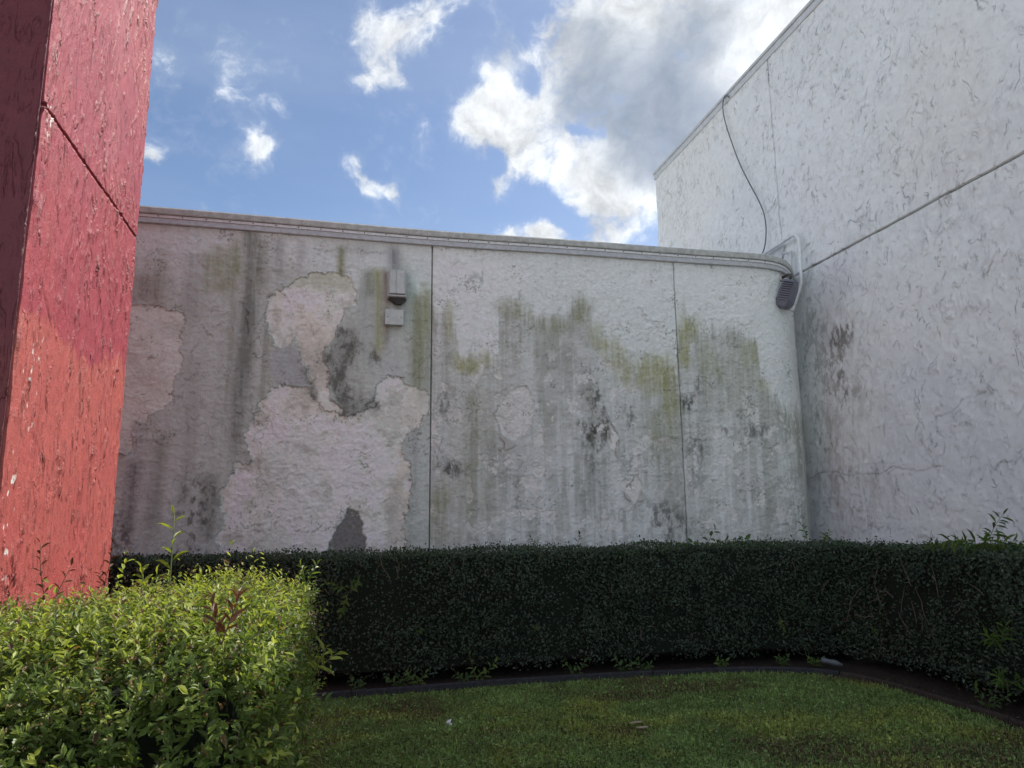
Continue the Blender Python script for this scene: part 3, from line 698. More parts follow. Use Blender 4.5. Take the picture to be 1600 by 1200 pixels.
H += (fbm(SS * 2.5, ZZ * 2.5, 6, 4) - .5) * .03 + (fbm(SS * 10, ZZ * 10, 1, 4, .65) - .5) * .009
H += sst(fbm(SS * 6, ZZ * 7, 9, 4, .6), .5, .62) * .004
A *= (1 - np.clip(Dm, 0, 1) * .68)[..., None]; A *= (0.96 + .08 * hf)[..., None]
A = np.clip(A, .02, .8)
jz = pr(1420, 340)[1]; js = pr(1209, 230)[0]
kz = int(np.searchsorted(Z, TOP)); ks = int(np.searchsorted(S, js)); nS, nZ = SS.shape
panel('wall_panel', wb, B, NR, H, A, 0, nS, 0, kz, M_white)
panel('wall_panel', wb, B, NR, H, A, 0, ks, kz + 2, nZ, M_white)
panel('wall_panel', wb, B, NR, H, A, ks + 1, nS, kz + 2, nZ, M_white)
def prism(name, poly2, z0, z1, mat, parent):
    n_ = len(poly2); m_ = MB(); m_.add([(x, y, z0) for x, y in poly2] + [(x, y, z1) for x, y in poly2],
        [tuple(range(n_ - 1, -1, -1)), tuple(range(n_, 2 * n_))] + [(k, (k + 1) % n_, n_ + (k + 1) % n_, n_ + k) for k in range(n_)])
    return m_.build(name, mat, parent)
LB = 12.2; back = -RNrm * 14
c0 = R0 - RNrm * .045 + RD * .03; c1 = R0 + RD * LB - RNrm * .045
prism('wall_core', [c0, c1, c1 + back, c0 + back], 0, ROOF - .13, M_backing, wb)
sa = np.array([0, S[-1]]); sweep('wall_base', wb, R0 + RD * sa[:, None], np.repeat(RNrm[None], 2, 0), [(-.004, 0), (-.004, 1.0), (-.04, 1.0), (-.04, 0)], M_backing)
sa = np.array([S[-1] + .006, LB]); sweep('side_wall', wb, R0 + RD * sa[:, None], np.repeat(RNrm[None], 2, 0), [(0, 0), (0, ROOF - .14), (-.04, ROOF - .14), (-.04, 0)], M_backing)
sa = np.array([-.03, LB]); pp = R0 + RD * sa[:, None]; nn2 = np.repeat(RNrm[None], 2, 0)
sweep('roof_trim', wb, pp, nn2, [(-.05, ROOF - .15), (.022, ROOF - .15), (.026, ROOF - .145), (.026, ROOF - .05), (.020, ROOF - .035), (-.05, ROOF - .035)], M_trim)
sweep('roof_edge', wb, pp, nn2, [(-.25, ROOF - .033), (.046, ROOF - .033), (.052, ROOF - .025), (.052, ROOF + .008), (.03, ROOF + .02), (-.25, ROOF + .02)], M_trim)
prism('roof', [R0 - RNrm * .2, c1 - RNrm * .2, c1 + back, c0 + back], ROOF - .125, ROOF - .06, M_roof, wb)

# cable hanging down the white wall
mbc = MB(); pts = [(1139, 152), (1134, 148), (1130, 155), (1129, 172), (1134, 195), (1143, 222), (1155, 255), (1170, 285), (1184, 310), (1193, 330), (1197, 350), (1197, 372), (1194, 390), (1190, 398)]
P3 = [pr(x, y, .07 if i > 1 else .05)[2] for i, (x, y) in enumerate(pts)]
P3 = interp_path(P3, 2); mbc.tube(P3, .011, 6); cb = mbc.build('cable', M_cable, None, True)
tag(cb, 'thin grey cable hanging in a bow from the roof edge down the white wall', 'cable')
# conduit loop in the corner
cd = thing('conduit', 'pale bent conduit pipe looping over the parapet corner beside the floodlight', 'conduit', tuple(pr(1245, 400, .05)[2]))
cpts = [(1188, 402), (1200, 392), (1225, 377), (1234, 370.5), (1240, 367), (1245, 368.5), (1248, 376), (1249.5, 390), (1251, 415), (1251.5, 438), (1251, 446), (1247, 449), (1242, 446)]
mb = MB(); mb.tube(interp_path([pr(x, y, .10)[2] for x, y in cpts], 2), .027, 8); mb.build('pipe', M_conduit, cd, True)
mb = MB(); mb.tube([pr(1235, 394, .09)[2], pr(1235.5, 432, .09)[2]], .028, 8); mb.build('riser', M_trim, cd, True)
mb = MB(); mb.tube([pr(1222, 396, .08)[2], pr(1236, 394, .08)[2]], .022, 8); mb.build('coupling', M_trim, cd, True)
for (x, y) in ((1249.5, 391), (1212, 385)):
    mb = MB(); c = pr(x, y, .075)[2]; mb.box(c, (.03, .012, .012), np.array([[RNrm[0], RD[0], 0], [RNrm[1], RD[1], 0], [0, 0, 1]])); mb.build('pipe_strap', M_cap, cd)
# loose membrane flap behind the corner
tri = [pr(1197, 397, .012)[2], pr(1226, 381, .012)[2], pr(1224, 398, .012)[2], pr(1222, 404, .012)[2]]
mb = MB(); mb.add([tuple(p) for p in tri] + [tuple(p + np.array([RNrm[0], RNrm[1], 0]) * .01) for p in tri], [(0, 1, 2, 3), (7, 6, 5, 4), (0, 1, 5, 4), (1, 2, 6, 5), (2, 3, 7, 6), (3, 0, 4, 7)])
mb.build('flashing_flap', M_trim, cd)

# ------------------------------------------------------------------ wall fixtures
def wall_frame(x, y):
    u, z = pw(x, y); p = W(u); nn = Wn(u); tt = np.array([-nn[1], nn[0]])
    Mx = np.array([[tt[0], -nn[0], 0], [tt[1], -nn[1], 0], [0, 0, 1]])   # local x = right along wall, local -y = out of the wall
    if Mx[0, 0] < 0: Mx[:, 0] *= -1
    return np.array([p[0], p[1], z]), Mx
p0, Mx = wall_frame(620, 447)
wl = thing('wall_light', 'boxy grey wall light under the coping, the upper of the two boxes', 'light', tuple(p0))
def loc(p0, Mx, v): return p0 + Mx @ np.array(v, float)
mb = MB(); mb.bev(loc(p0, Mx, (0, -.02, 0)), (.125, .02, .175), .008, Mx); mb.build('back_plate', M_fixture, wl)
mb = MB()
Vb = [(-.118, -.04, .165), (.118, -.04, .165), (.118, -.04, -.165), (-.118, -.04, -.165),
      (-.100, -.165, .150), (.085, -.165, .150), (.085, -.175, -.145), (-.100, -.175, -.145)]
mb.add([loc(p0, Mx, v) for v in Vb], [(4, 7, 6, 5), (0, 4, 5, 1), (1, 5, 6, 2), (2, 6, 7, 3), (3, 7, 4, 0)]); mb.build('lens', M_lens, wl)
for xx in (-.103, -.02, .088):
    mb = MB(); mb.box(loc(p0, Mx, (xx, -.176, 0)), (.006, .006, .152), Mx); mb.build('guard_bar', M_fixture, wl)
mb = MB(); mb.bev(loc(p0, Mx, (-.006, -.10, -.178)), (.112, .085, .012), .006, Mx); mb.build('bottom_rim', M_fixture, wl)
mb = MB(); Vb = [(-.11, -.02, -.19), (.12, -.02, -.19), (.09, -.15, -.19), (-.09, -.15, -.19), (-.02, -.02, -.25), (.06, -.02, -.25), (.05, -.08, -.25), (-.01, -.08, -.25)]
mb.add([loc(p0, Mx, v) for v in Vb], [(0, 1, 2, 3), (7, 6, 5, 4), (0, 4, 5, 1), (1, 5, 6, 2), (2, 6, 7, 3), (3, 7, 4, 0)]); mb.build('socket_housing', M_dark, wl)
p0, Mx = wall_frame(615, 499)
jb = thing('junction_box', 'small square grey box below the wall light, the lower of the two boxes', 'box', tuple(p0))
mb = MB(); mb.bev(loc(p0, Mx, (0, -.05, 0)), (.108, .05, .092), .010, Mx); mb.build('housing', M_fixture, jb)
mb = MB(); mb.bev(loc(p0, Mx, (0, -.104, .0)), (.112, .006, .096), .004, Mx); mb.build('cover', M_lens, jb)
for sx in (-1, 1):
    mb = MB(); mb.tube([loc(p0, Mx, (sx * .08, -.108, .0)), loc(p0, Mx, (sx * .08, -.114, .0))], .007, 6); mb.build('screw', M_screw, jb)

p0, Mx = wall_frame(1219, 434)
fl = thing('floodlight', 'tilted dark blue grey floodlight with ribbed housing on the rounded wall corner', 'light', tuple(p0))
mb = MB(); mb.bev(loc(p0, Mx, (.02, -.012, .0)), (.05, .012, .05), .006, Mx); mb.build('mounting_plate', M_cap, fl)
mb = MB(); mb.tube([loc(p0, Mx, (.02, -.02, 0)), loc(p0, Mx, (.02, -.10, .02)), loc(p0, Mx, (.0, -.15, .0)), loc(p0, Mx, (-.01, -.16, -.05))], [.022, .024, .026, .022], 8); mb.build('knuckle', M_dark, fl, True)
toCam = np.array([-.3, -1, 0.]); toCam /= np.linalg.norm(toCam)
ang = radians(21)
Xl = np.array([toCam[1] * -1, toCam[0], 0]); Xl = np.cross(np.array([0, 0, 1.]), -toCam); Xl = -Xl if Xl[0] < 0 else Xl
Zl = np.array([0, 0, 1.]); Xr = Xl * cos(ang) - Zl * sin(ang) * 1; Zr = Xl * sin(ang) + Zl * cos(ang)
Mf = np.stack([Xr, -toCam, Zr], 1); Mf = Mf @ np.array(Matrix.Rotation(radians(-24), 3, 'Z'))
pc_ = loc(p0, Mx, (-.015, -.17, -.075)) - Zr * .205
Vb = []
for z, a, b in ((.19, .092, .055), (.10, .108, .075), (-.12, .112, .085), (-.20, .085, .060), (-.225, .05, .035)):
    Vb += [(-a, b * .2, z), (-a * .8, -b, z), (a * .8, -b, z), (a, b * .2, z), (a, b, z), (-a, b, z)]
mb = MB(); mb.add([pc_ + Mf @ np.array(v) for v in Vb], [tuple(range(5, -1, -1)), tuple(range(24, 30))] + [(k * 6 + j, k * 6 + (j + 1) % 6, k * 6 + 6 + (j + 1) % 6, k * 6 + 6 + j) for k in range(4) for j in range(6)])
for f_i in range(1): mb.build('housing', M_bronze, fl)
for k in range(9):
    z = .145 - k * .033
    mb = MB(); mb.box(pc_ + Mf @ np.array([.012, -.088, z]), (.074, .018, .0065), Mf); mb.build('cooling_fin', M_bronze, fl)
mb = MB(); mb.bev(pc_ + Mf @ np.array([.012, .112, -.01]), (.112, .028, .20), .008, Mf); mb.build('lens_frame', M_trim, fl)
mb = MB(); mb.box(pc_ + Mf @ np.array([.012, .142, -.01]), (.09, .003, .17), Mf); mb.build('glass', M_lens, fl)

# ------------------------------------------------------------------ red pier
K1 = np.array([-2.72, 4.0]); PDIR = -RD; PN_ = RNrm * -1    # lit face looks to the right
K1n = PN_
K2 = K1 + PDIR * 2.16
pier = thing('red_pier', 'tall red painted stucco wall end at the left edge, sunlit on its right face', 'wall', (float(K1[0]), float(K1[1]), 0))
PT = 7.2
def face(o2, d2, n2, L, z0, z1, ds, dz, seed, shadeside=False):
    Sx = np.arange(0, L, ds); Zx = np.arange(z0, z1, dz); X, Y = np.meshgrid(Sx, Zx, indexing='ij')
    b = np.zeros(X.shape + (3,)); b[..., 0] = o2[0] + d2[0] * X; b[..., 1] = o2[1] + d2[1] * X; b[..., 2] = Y
    N = np.repeat(n2[None], len(Sx), 0); h = np.zeros(X.shape); dm = np.zeros(X.shape)
    wx = (fbm(X * 10, Y * 4, 1, 4, .6) - .5) * .05; wz = (fbm(X * 9, Y * 9, 5, 4, .6) - .5) * .06
    rg = np.random.default_rng(seed)
    k = int(L * (z1 - z0) * 120)
    # steep torn ridges
    cx_ = rg.uniform(0, L, k); cz_ = rg.uniform(z0, z1, k)
    kp = (fbm(cx_ * 3, cz_ * .8, 3, 3) > .46) | (rg.random(k) < .3); cx_, cz_ = cx_[kp], cz_[kp]
    dd = np.zeros(X.shape)
    strokes(Sx, Zx, h, dd, rg, len(cx_), cx_, cz_, R=(.15, .8), span=(.10, .40), wd=.0055, ridge=.022, groove=.010, dirt_shade=1.0, ang=lambda r: r.choice([0, pi]) + r.normal(0, .20), WX=wx, WZ=wz, rw=1.7)
    ridge_m = sst(fbm(X * 30, Y * 7, 9, 5, .75), .44, .54)
    h *= .30 + .95 * ridge_m; dd *= .2 + .8 * ridge_m
    # gouges
    k2 = int(L * (z1 - z0) * 9)
    strokes(Sx, Zx, h, dd, rg, k2, rg.uniform(0, L, k2), rg.uniform(z0, z1, k2), R=(.3, .9), span=(.1, .3), wd=.010, ridge=.003, groove=.010, dirt_shade=.4, ang=lambda r: r.choice([0, pi]) + r.normal(.55, .25), WX=wx * .3, WZ=wz * .3)
    h += (fbm(X * 3, Y * 2, 6, 3) - .5) * .014 + (fbm(X * 30, Y * 11, 2, 4, .7) - .5) * .009
    nod = sst(fbm(X * 40, Y * 13, 4, 3, .7), .56, .72) * sst(fbm(X * 9, Y * .9, 7, 3), .48, .62); h += nod * .002
    h = np.maximum(h, -.011)
    return Sx, Zx, X, Y, b, N, h, dd
Sx, Zx, X, Y, b, N, h, dd = face(K1, PDIR, K1n, 2.16, .75, 6.4, .0060, .0095, 5)
def ppx(x, y):
    d = ray(x, y); t = (K1 @ K1n) / (d[:2] @ K1n); p = d[:2] * t; return float((p - K1) @ PDIR), float(EYE + t * d[2])
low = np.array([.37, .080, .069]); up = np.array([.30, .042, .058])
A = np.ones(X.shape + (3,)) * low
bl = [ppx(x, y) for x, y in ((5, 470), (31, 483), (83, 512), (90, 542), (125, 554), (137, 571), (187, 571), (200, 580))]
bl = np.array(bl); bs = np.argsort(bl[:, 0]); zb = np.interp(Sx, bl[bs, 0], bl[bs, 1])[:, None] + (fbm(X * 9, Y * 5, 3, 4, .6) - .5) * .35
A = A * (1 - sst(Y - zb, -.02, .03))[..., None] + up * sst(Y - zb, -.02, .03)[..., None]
A = mixc(A, (.34, .08, .09), sst(fbm(X * 1.5, Y * .7, 8, 4), .45, .65) * sst(Y, 3.0, 4.6) * .55)     # pinkish glare veil near the top, put into the paint colour
A = mixc(A, (.35, .06, .06), sst(fbm(X * 3, Y * 2, 5, 4), .5, .7) * .35)
chip = sst(fbm(X * 30, Y * 22, 6, 2, .6), .75, .77) * sst(fbm(X * 2.2, Y * 1.2, 10, 3), .54, .64) * (1 - sst(X, .15, .5)) * (X > .03); A = mixc(A, (.72, .68, .64), chip)
A *= (1 - np.clip(dd, 0, 1) * .6)[..., None]; A = np.clip(A * (.92 + .16 * fbm(X * 12, Y * 8, 1, 4))[..., None], .01, .85)  # hairline shadows beside the ridges painted into the red
gz_ = ppx(140, 270)[1]; gz1 = ppx(66, 178)[1]; gz2 = ppx(206, 352)[1]
jz_ = (gz1 + gz2) / 2; kz = int(np.searchsorted(Zx, jz_))
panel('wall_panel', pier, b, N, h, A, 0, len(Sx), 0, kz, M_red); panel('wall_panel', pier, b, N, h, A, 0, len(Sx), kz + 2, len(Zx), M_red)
# front face: its shade is put into a darker maroon
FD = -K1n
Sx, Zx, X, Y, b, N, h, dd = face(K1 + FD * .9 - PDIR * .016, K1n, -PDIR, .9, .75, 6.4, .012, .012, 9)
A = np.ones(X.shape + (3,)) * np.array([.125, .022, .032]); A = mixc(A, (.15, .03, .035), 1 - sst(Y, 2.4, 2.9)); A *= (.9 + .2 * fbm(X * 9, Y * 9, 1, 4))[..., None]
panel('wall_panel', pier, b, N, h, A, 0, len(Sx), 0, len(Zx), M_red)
M_redflat = simple('red_paint_flat', (.36, .055, .06), .7)
q = [K1 - K1n * .014 + PDIR * .014, K2 - K1n * .014, K2 - K1n * 1.4, K1 - K1n * 1.4 + PDIR * .014]
prism('wall_core', [tuple(v) for v in q], 0, PT, M_redflat, pier)
q = [K1 + PDIR * .0 + K1n * -.002, K2 - K1n * .002, K2 - K1n * .028, K1 - K1n * .028]
prism('wall_base', [tuple(v) for v in q], 0, .74, M_redflat, pier)
q = [K1 + PDIR * .0 + K1n * .0, K2 + K1n * .0, K2 - K1n * 1.4, K1 - K1n * 1.4]
prism('wall_top', [tuple(v) for v in q], 6.42, PT + .002, M_redflat, pier)
# unseen ceiling and walls, added to keep light off the pier's front face
q = [K1 + PDIR * 2.16, K1 - PDIR * 2.0 , K1 - PDIR * 2.0 - K1n * 7, K1 + PDIR * 2.16 - K1n * 7]
prism('added_canopy', [tuple(v) for v in q], PT + .01, PT + .6, M_redflat, pier)
q = [K1 - K1n * 1.41 + PDIR * 2.1, K1 - K1n * 1.41 + PDIR * 1.9, K1 - K1n * 7 + PDIR * 1.9, K1 - K1n * 7 + PDIR * 2.1]
prism('added_end_wall', [tuple(v) for v in q], 0, PT, M_redflat, pier)
q = [K1 - K1n * 4.2 + PDIR * 1.89, K1 - K1n * 4.2 - PDIR * 2.0, K1 - K1n * 4.5 - PDIR * 2.0, K1 - K1n * 4.5 + PDIR * 1.89]
prism('added_rear_wall', [tuple(v) for v in q], 0, PT, M_redflat, pier)

# ------------------------------------------------------------------ leaves
T_LEAF = (np.array([[0, 0, 0], [-.5, .38, .10], [0, .40, -.03], [.5, .38, .10], [-.34, .72, .06], [0, .74, -.05], [.34, .72, .06], [0, 1.0, -.16]]),
          np.array([[0, 2, 1], [0, 3, 2], [1, 2, 5], [1, 5, 4], [2, 3, 6], [2, 6, 5], [4, 5, 7], [5, 6, 7]]))
T_SMALL = (np.array([[0, 0, 0], [-.5, .5, .10], [.5, .5, .10], [0, 1.0, -.1], [0, .5, -.04]]), np.array([[0, 4, 1], [0, 2, 4], [1, 4, 3], [4, 2, 3]]))
T_QUAD = (np.array([[0, 0, 0], [-.5, .5, .08], [.5, .5, .08], [0, 1.0, 0]]), np.array([[0, 2, 1], [1, 2, 3]]))
T_BLADE = (np.array([[-.5, 0, 0], [.5, 0, 0], [.38, .6, .1], [-.38, .6, .1], [0, 1.0, .34]]), np.array([[0, 1, 2], [0, 2, 3], [3, 2, 4]]))
def norm(a): return a / (np.linalg.norm(a, axis=-1, keepdims=True) + 1e-9)
def scatter(name, P, T, N, L, Wd, C, tpl, mat, parent=None, kind='stuff'):
    T = norm(T); N = norm(N - T * np.sum(N * T, -1, keepdims=True)); Sd = np.cross(T, N)
    v, f = tpl; n_ = len(P)
    V = P[:, None] + Sd[:, None] * (v[None, :, 0:1] * Wd[:, None, None]) + T[:, None] * (v[None, :, 1:2] * L[:, None, None]) + N[:, None] * (v[None, :, 2:3] * L[:, None, None])
    Fq = (f[None] + (np.arange(n_) * len(v))[:, None, None]).reshape(-1, 3)
    o = mesh_np(name, V.reshape(-1, 3), Fq, mat, parent, np.repeat(C, len(v), 0), False)
    if kind: o['kind'] = kind
    return o
def rnd_unit(rg, n): return norm(rg.normal(size=(n, 3)))

# ---- the two clipped hedges
def hedge(name, label, front, depth_v, ztop_f, seed, n_face, n_top, bald=None):
    """front: plan polyline of the front face (left to right); depth_v: vector from the front to the back edge"""
    rg = np.random.default_rng(seed); fp = interp_path(front, 2)
    ll = np.concatenate([[0], np.cumsum(np.hypot(*np.diff(fp, axis=0).T))]); L = ll[-1]
    root = thing(name, label, 'hedge', (float(fp[len(fp) // 2][0]), float(fp[len(fp) // 2][1]), 0))
    def at(u): return np.stack([np.interp(u, ll, fp[:, 0]), np.interp(u, ll, fp[:, 1])], -1)
    def nr(u):
        d = at(u + .1) - at(u - .1); d /= np.linalg.norm(d, axis=-1, keepdims=True) + 1e-9; return np.stack([d[..., 1], -d[..., 0]], -1)
    dv = np.array(depth_v)
    # solid dark inside
    us = np.arange(0, L + .01, .12); p = at(us); n_ = nr(np.clip(us, .11, L - .11)); mb = MB(); k = len(us); V = []
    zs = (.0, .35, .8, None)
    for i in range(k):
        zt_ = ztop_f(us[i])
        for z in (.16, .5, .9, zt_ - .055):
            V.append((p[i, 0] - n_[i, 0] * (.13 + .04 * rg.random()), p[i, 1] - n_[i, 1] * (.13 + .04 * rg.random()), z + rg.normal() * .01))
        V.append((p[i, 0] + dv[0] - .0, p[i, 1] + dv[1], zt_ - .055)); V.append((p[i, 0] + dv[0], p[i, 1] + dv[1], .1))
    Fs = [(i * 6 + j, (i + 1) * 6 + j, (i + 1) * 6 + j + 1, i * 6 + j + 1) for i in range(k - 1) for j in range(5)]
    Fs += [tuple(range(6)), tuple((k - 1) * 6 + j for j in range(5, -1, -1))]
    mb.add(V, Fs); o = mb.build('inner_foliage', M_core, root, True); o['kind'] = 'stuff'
    # face leaves
    def bumps(u, z): return (fbm(u * 1.6, z * 2.2, 3, 3) - .5) * .24 + (fbm(u * 6, z * 6, 5, 3) - .5) * .12
    n1 = n_face; u = rg.uniform(0, L, n1); zt_ = ztop_f(u); z = .10 + (zt_ - .10) * rg.random(n1) ** .9
    thin = fbm(u * 2.5, z * 2.5 + 7, 6, 3)
    if bald is not None: thin = thin - .12 * np.exp(-((u - bald[0]) / .38) ** 2 - ((z - bald[1]) / .28) ** 2)
    kp = (rg.random(n1) < .15 + 1.9 * (thin - .25)) & (rg.random(n1) < .4 + z * 3); u, z, zt_ = u[kp], z[kp], zt_[kp]
    pp_ = at(u); nn_ = nr(np.clip(u, .11, L - .11)); rnd = np.clip((z - (zt_ - .12)) / .12, 0, 1)
    off = bumps(u, z) - rg.exponential(.045, len(u)) - rnd ** 2 * .08
    P = np.stack([pp_[:, 0] + nn_[:, 0] * off, pp_[:, 1] + nn_[:, 1] * off, z + rg.normal(size=len(u)) * .006], -1)
    n3 = np.stack([nn_[:, 0], nn_[:, 1], .45 + rnd * 1.2], -1)
    Nn = norm(n3 + rg.normal(size=P.shape) * .62); Tt = rnd_unit(rg, len(u)) + np.array([0, 0, .25])
    sz = rg.uniform(.022, .040, len(u)); base = np.array([.052, .080, .048])
    C = base * rg.uniform(.55, 1.5, (len(u), 1)) + np.array([.008, .010, .001]) * (rg.random((len(u), 1)) < .10) * 2
    brown = (rg.random(len(u)) < .025 + (0 if bald is None else .22 * np.exp(-((u - bald[0]) / .4) ** 2 - ((z - bald[1]) / .3) ** 2))); C[brown] = (.05, .035, .02)
    scatter('foliage', P, Tt, Nn, sz, sz * rg.uniform(.48, .66, len(u)), C * .85, T_SMALL, M_hleaf, root)
    # top leaves
    n2 = n_top; u = rg.uniform(0, L, n2); q_ = rg.random(n2); zt_ = ztop_f(u); pp_ = at(u) + dv * q_[:, None]
    z = zt_ + bumps(u + 3, q_ * 2) * .6 - rg.exponential(.03, n2) - .02
    strays = rg.random(n2) < .05; z = z + strays * rg.uniform(0, .07, n2) + (fbm(u * 3.0, q_ * 3, 9, 3) - .5) * .05
    P = np.stack([pp_[:, 0], pp_[:, 1], z], -1); Nn = norm(np.array([0, 0, 1.]) + rg.normal(size=P.shape) * .7); Tt = rnd_unit(rg, n2) + np.array([0, 0, .5])
    sz = rg.uniform(.022, .040, n2); C = np.array([.046, .074, .036]) * rg.uniform(.55, 1.6, (n2, 1))
    scatter('foliage', P, Tt, Nn, sz, sz * .56, C, T_SMALL, M_hleaf, root)
    return root, at, nr, L, ztop_f
gF = [gz(x, y) for x, y in ((505, 1085), (760, 1066), (1000, 1050), (1180, 1041), (1290, 1040))]
frontA = [(-5.4, gF[0][1] - .55)] + gF + [(gF[-1][0] + .45, gF[-1][1] + .02)]
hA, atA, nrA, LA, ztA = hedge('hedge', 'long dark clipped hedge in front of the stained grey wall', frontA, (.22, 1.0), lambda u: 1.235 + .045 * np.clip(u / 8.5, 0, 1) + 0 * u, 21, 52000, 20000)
gR = [gz(x, y) for x, y in ((1325, 1043), (1380, 1052), (1440, 1070), (1520, 1098), (1600, 1124))]
frontB = [(gR[0][0] - .15, gR[0][1] + .12)] + gR + [(gR[-1][0] + .5, gR[-1][1] - 1.3)]
hB, atB, nrB, LB_, ztB = hedge('hedge', 'darker hedge arm coming forward along the white wall on the right', frontB, (1.15, .3), lambda u: 1.285 - .03 * np.clip(u / 3, 0, 1) + 0 * u, 22, 26000, 12000, bald=(.75, .72))
# bare twigs showing in the hedges
def twigs(root, at, nr, spots, seed):
    rg = np.random.default_rng(seed)
    for (x, y, ln) in spots:
        # hit the hedge face
        d = ray(x, y); k = d[0] / d[1]; us = np.linspace(0.05, 20, 800); pp_ = at(us); i = int(np.argmin(np.abs(pp_[:, 0] / pp_[:, 1] - k))); p = pp_[i]; n_ = nr(us[i]); t = p[1] / d[1]; z = EYE + t * d[2]
        a = rg.normal(0, .5); q_ = np.array([p[0] + n_[0] * .05, p[1] + n_[1] * .05, z]); pts = [q_]
        for s_ in range(4):
            a += rg.normal(0, .25); tt = np.array([-n_[1], n_[0]]); pts.append(pts[-1] + np.array([tt[0] * sin(a), tt[1] * sin(a), cos(a)]) * ln / 4 + np.array([n_[0], n_[1], 0]) * rg.normal(0, .008))
        m_ = MB(); m_.tube(pts, [.0045, .004, .0035, .003, .002], 5); m_.build('twig', M_twig, root, True)
twigs(hB, atB, nrB, [(1325, 970, .2), (1340, 960, .22), (1335, 940, .2), (1385, 950, .25), (1400, 930, .3), (1415, 965, .3), (1428, 990, .25), (1440, 975, .22), (1450, 990, .2), (1460, 1000, .2), (1455, 965, .3), (1475, 935, .3), (1365, 945, .25), (1500, 960, .2), (1380, 1030, .25), (1372, 910, .3), (1430, 915, .3), (1545, 930, .2)], 3)
twigs(hA, atA, nrA, [(598, 890, .2), (620, 905, .2), (610, 910, .25), (760, 900, .15), (840, 880, .15), (955, 930, .15), (1280, 930, .2), (1240, 900, .2), (1000, 1000, .15), (700, 900, .12)], 4)

# leaf litter on the bed
rg = np.random.default_rng(31); n_ = 5200; k = rg.integers(0, len(EPs) - 1, n_); f_ = rg.random(n_)
pp_ = EPs[k] * (1 - f_[:, None]) + EPs[k + 1] * f_[:, None]; offy = rg.exponential(.14, n_); P = np.stack([pp_[:, 0] + rg.normal(size=n_) * .02 + np.where(pp_[:, 0] > 3.1, offy * .9, 0), pp_[:, 1] + .03 + np.where(pp_[:, 0] > 3.1, offy * .2, offy), .008 + .02 * rg.random(n_)], -1)
sz = rg.uniform(.012, .035, n_); C = np.array([.075, .052, .032]) * rg.uniform(.3, 1.4, (n_, 1))
nl_ = 170; xl = rg.uniform(-1.6, 3.6, nl_); yl_ = rg.uniform(4.8, 7.4, nl_); kl_ = yl_ < np.interp(xl, EPs[:40, 0], EPs[:40, 1]) - .03
P = np.concatenate([P, np.stack([xl, yl_, np.full(nl_, .035)], -1)[kl_]]); nl_ = int(kl_.sum()); sz = np.concatenate([sz, rg.uniform(.010, .028, nl_)]); C = np.concatenate([C, np.array([.20, .15, .09]) * rg.uniform(.4, 1.3, (nl_, 1))]); n_ = len(P)
lt = scatter('leaf_litter', P, rnd_unit(rg, n_) * np.array([1, 1, .2]), np.array([0, 0, 1.]) + rg.normal(size=(n_, 3)) * .4, sz, sz * .6, C, T_QUAD, M_litter)
tag(lt, 'brown dead leaves scattered on the soil under the hedges', 'leaf litter')

# ---- edging boards
ed = thing('garden_edging', 'low dark edging strip curving between the lawn and the hedge bed', 'edging', (float(EPs[len(EPs) // 2][0]), float(EPs[len(EPs) // 2][1]), 0))
m_idx = [0, int(len(EPs) * .16), int(len(EPs) * .36), int(len(EPs) * .55), int(len(EPs) * .78), len(EPs)]
for q_ in range(5):
    pts = EPs[m_idx[q_]:min(m_idx[q_ + 1] + 1, len(EPs))].copy(); dd_ = np.gradient(pts, axis=0); dd_ /= np.linalg.norm(dd_, axis=1, keepdims=True); nn_ = np.stack([dd_[:, 1], -dd_[:, 0]], -1)
    pts[0] += dd_[0] * .008; pts[-1] -= dd_[-1] * .008
    hh = (.075, .074, .070, .066, .060)[q_]
    sweep('edging_board', ed, pts, nn_, [(-.05, 0), (-.05, hh - .008), (-.04, hh), (-.008, hh), (0, hh - .01), (.006, 0)], M_edge if q_ < 3 else M_edgebr)

# ---- lawn
rg = np.random.default_rng(41)
def inside_lawn(x, y):
    ey = np.interp(x, EPs[:, 0][:np.argmax(EPs[:, 0]) + 1], EPs[:, 1][:np.argmax(EPs[:, 0]) + 1]); return y < ey + .006
eord = np.argsort(EPs[:, 0])
n_ = 260000; x = rg.uniform(-2.6, 4.4, n_); y = rg.uniform(4.3, 8.0, n_); kp = inside_lawn(x, y) & (x > -.55 * y + .3) & (x < .75 * y + .2); x, y = x[kp], y[kp]
pat = fbm(x * 1.3, y * 1.3, 3, 4); pat2 = fbm(x * 5, y * 5, 6, 4, .6); bare = sst(fbm(x * 1.1 + 8, y * 1.5, 9, 4), .52, .70)
kp = rg.random(len(x)) > bare * .30; x, y, pat, pat2, bare = x[kp], y[kp], pat[kp], pat2[kp], bare[kp]
n_ = len(x); broad = rg.random(n_) < .42
P = np.stack([x, y, np.where(broad, rg.uniform(.004, .022, n_), .002)], -1)
T = np.where(broad[:, None], rg.normal(size=(n_, 3)) * np.array([1, 1, .3]) + np.array([0, 0, .2]), rg.normal(size=(n_, 3)) * .55 + np.array([0, 0, 1.]))
N = np.where(broad[:, None], np.array([0, 0, 1.]) + rg.normal(size=(n_, 3)) * .45, rg.normal(size=(n_, 3)))
L = np.where(broad, rg.uniform(.012, .026, n_), rg.uniform(.020, .046, n_)) * (.7 + .9 * pat2); Wd = np.where(broad, L * .75, rg.uniform(.004, .007, n_))
C = np.array([.185, .275, .088]) * (.62 + .75 * pat2)[:, None] * rg.uniform(.5, 1.5, (n_, 1))
yl = sst(pat, .48, .68)[:, None]; C = C * (1 - yl) + C * np.array([1.35, 1.10, .9]) * yl
dry = (rg.random(n_) < .05 + .5 * bare)[:, None]; tall = rg.random(n_) < .025; L = np.where(tall & ~broad, L * 1.8, L)
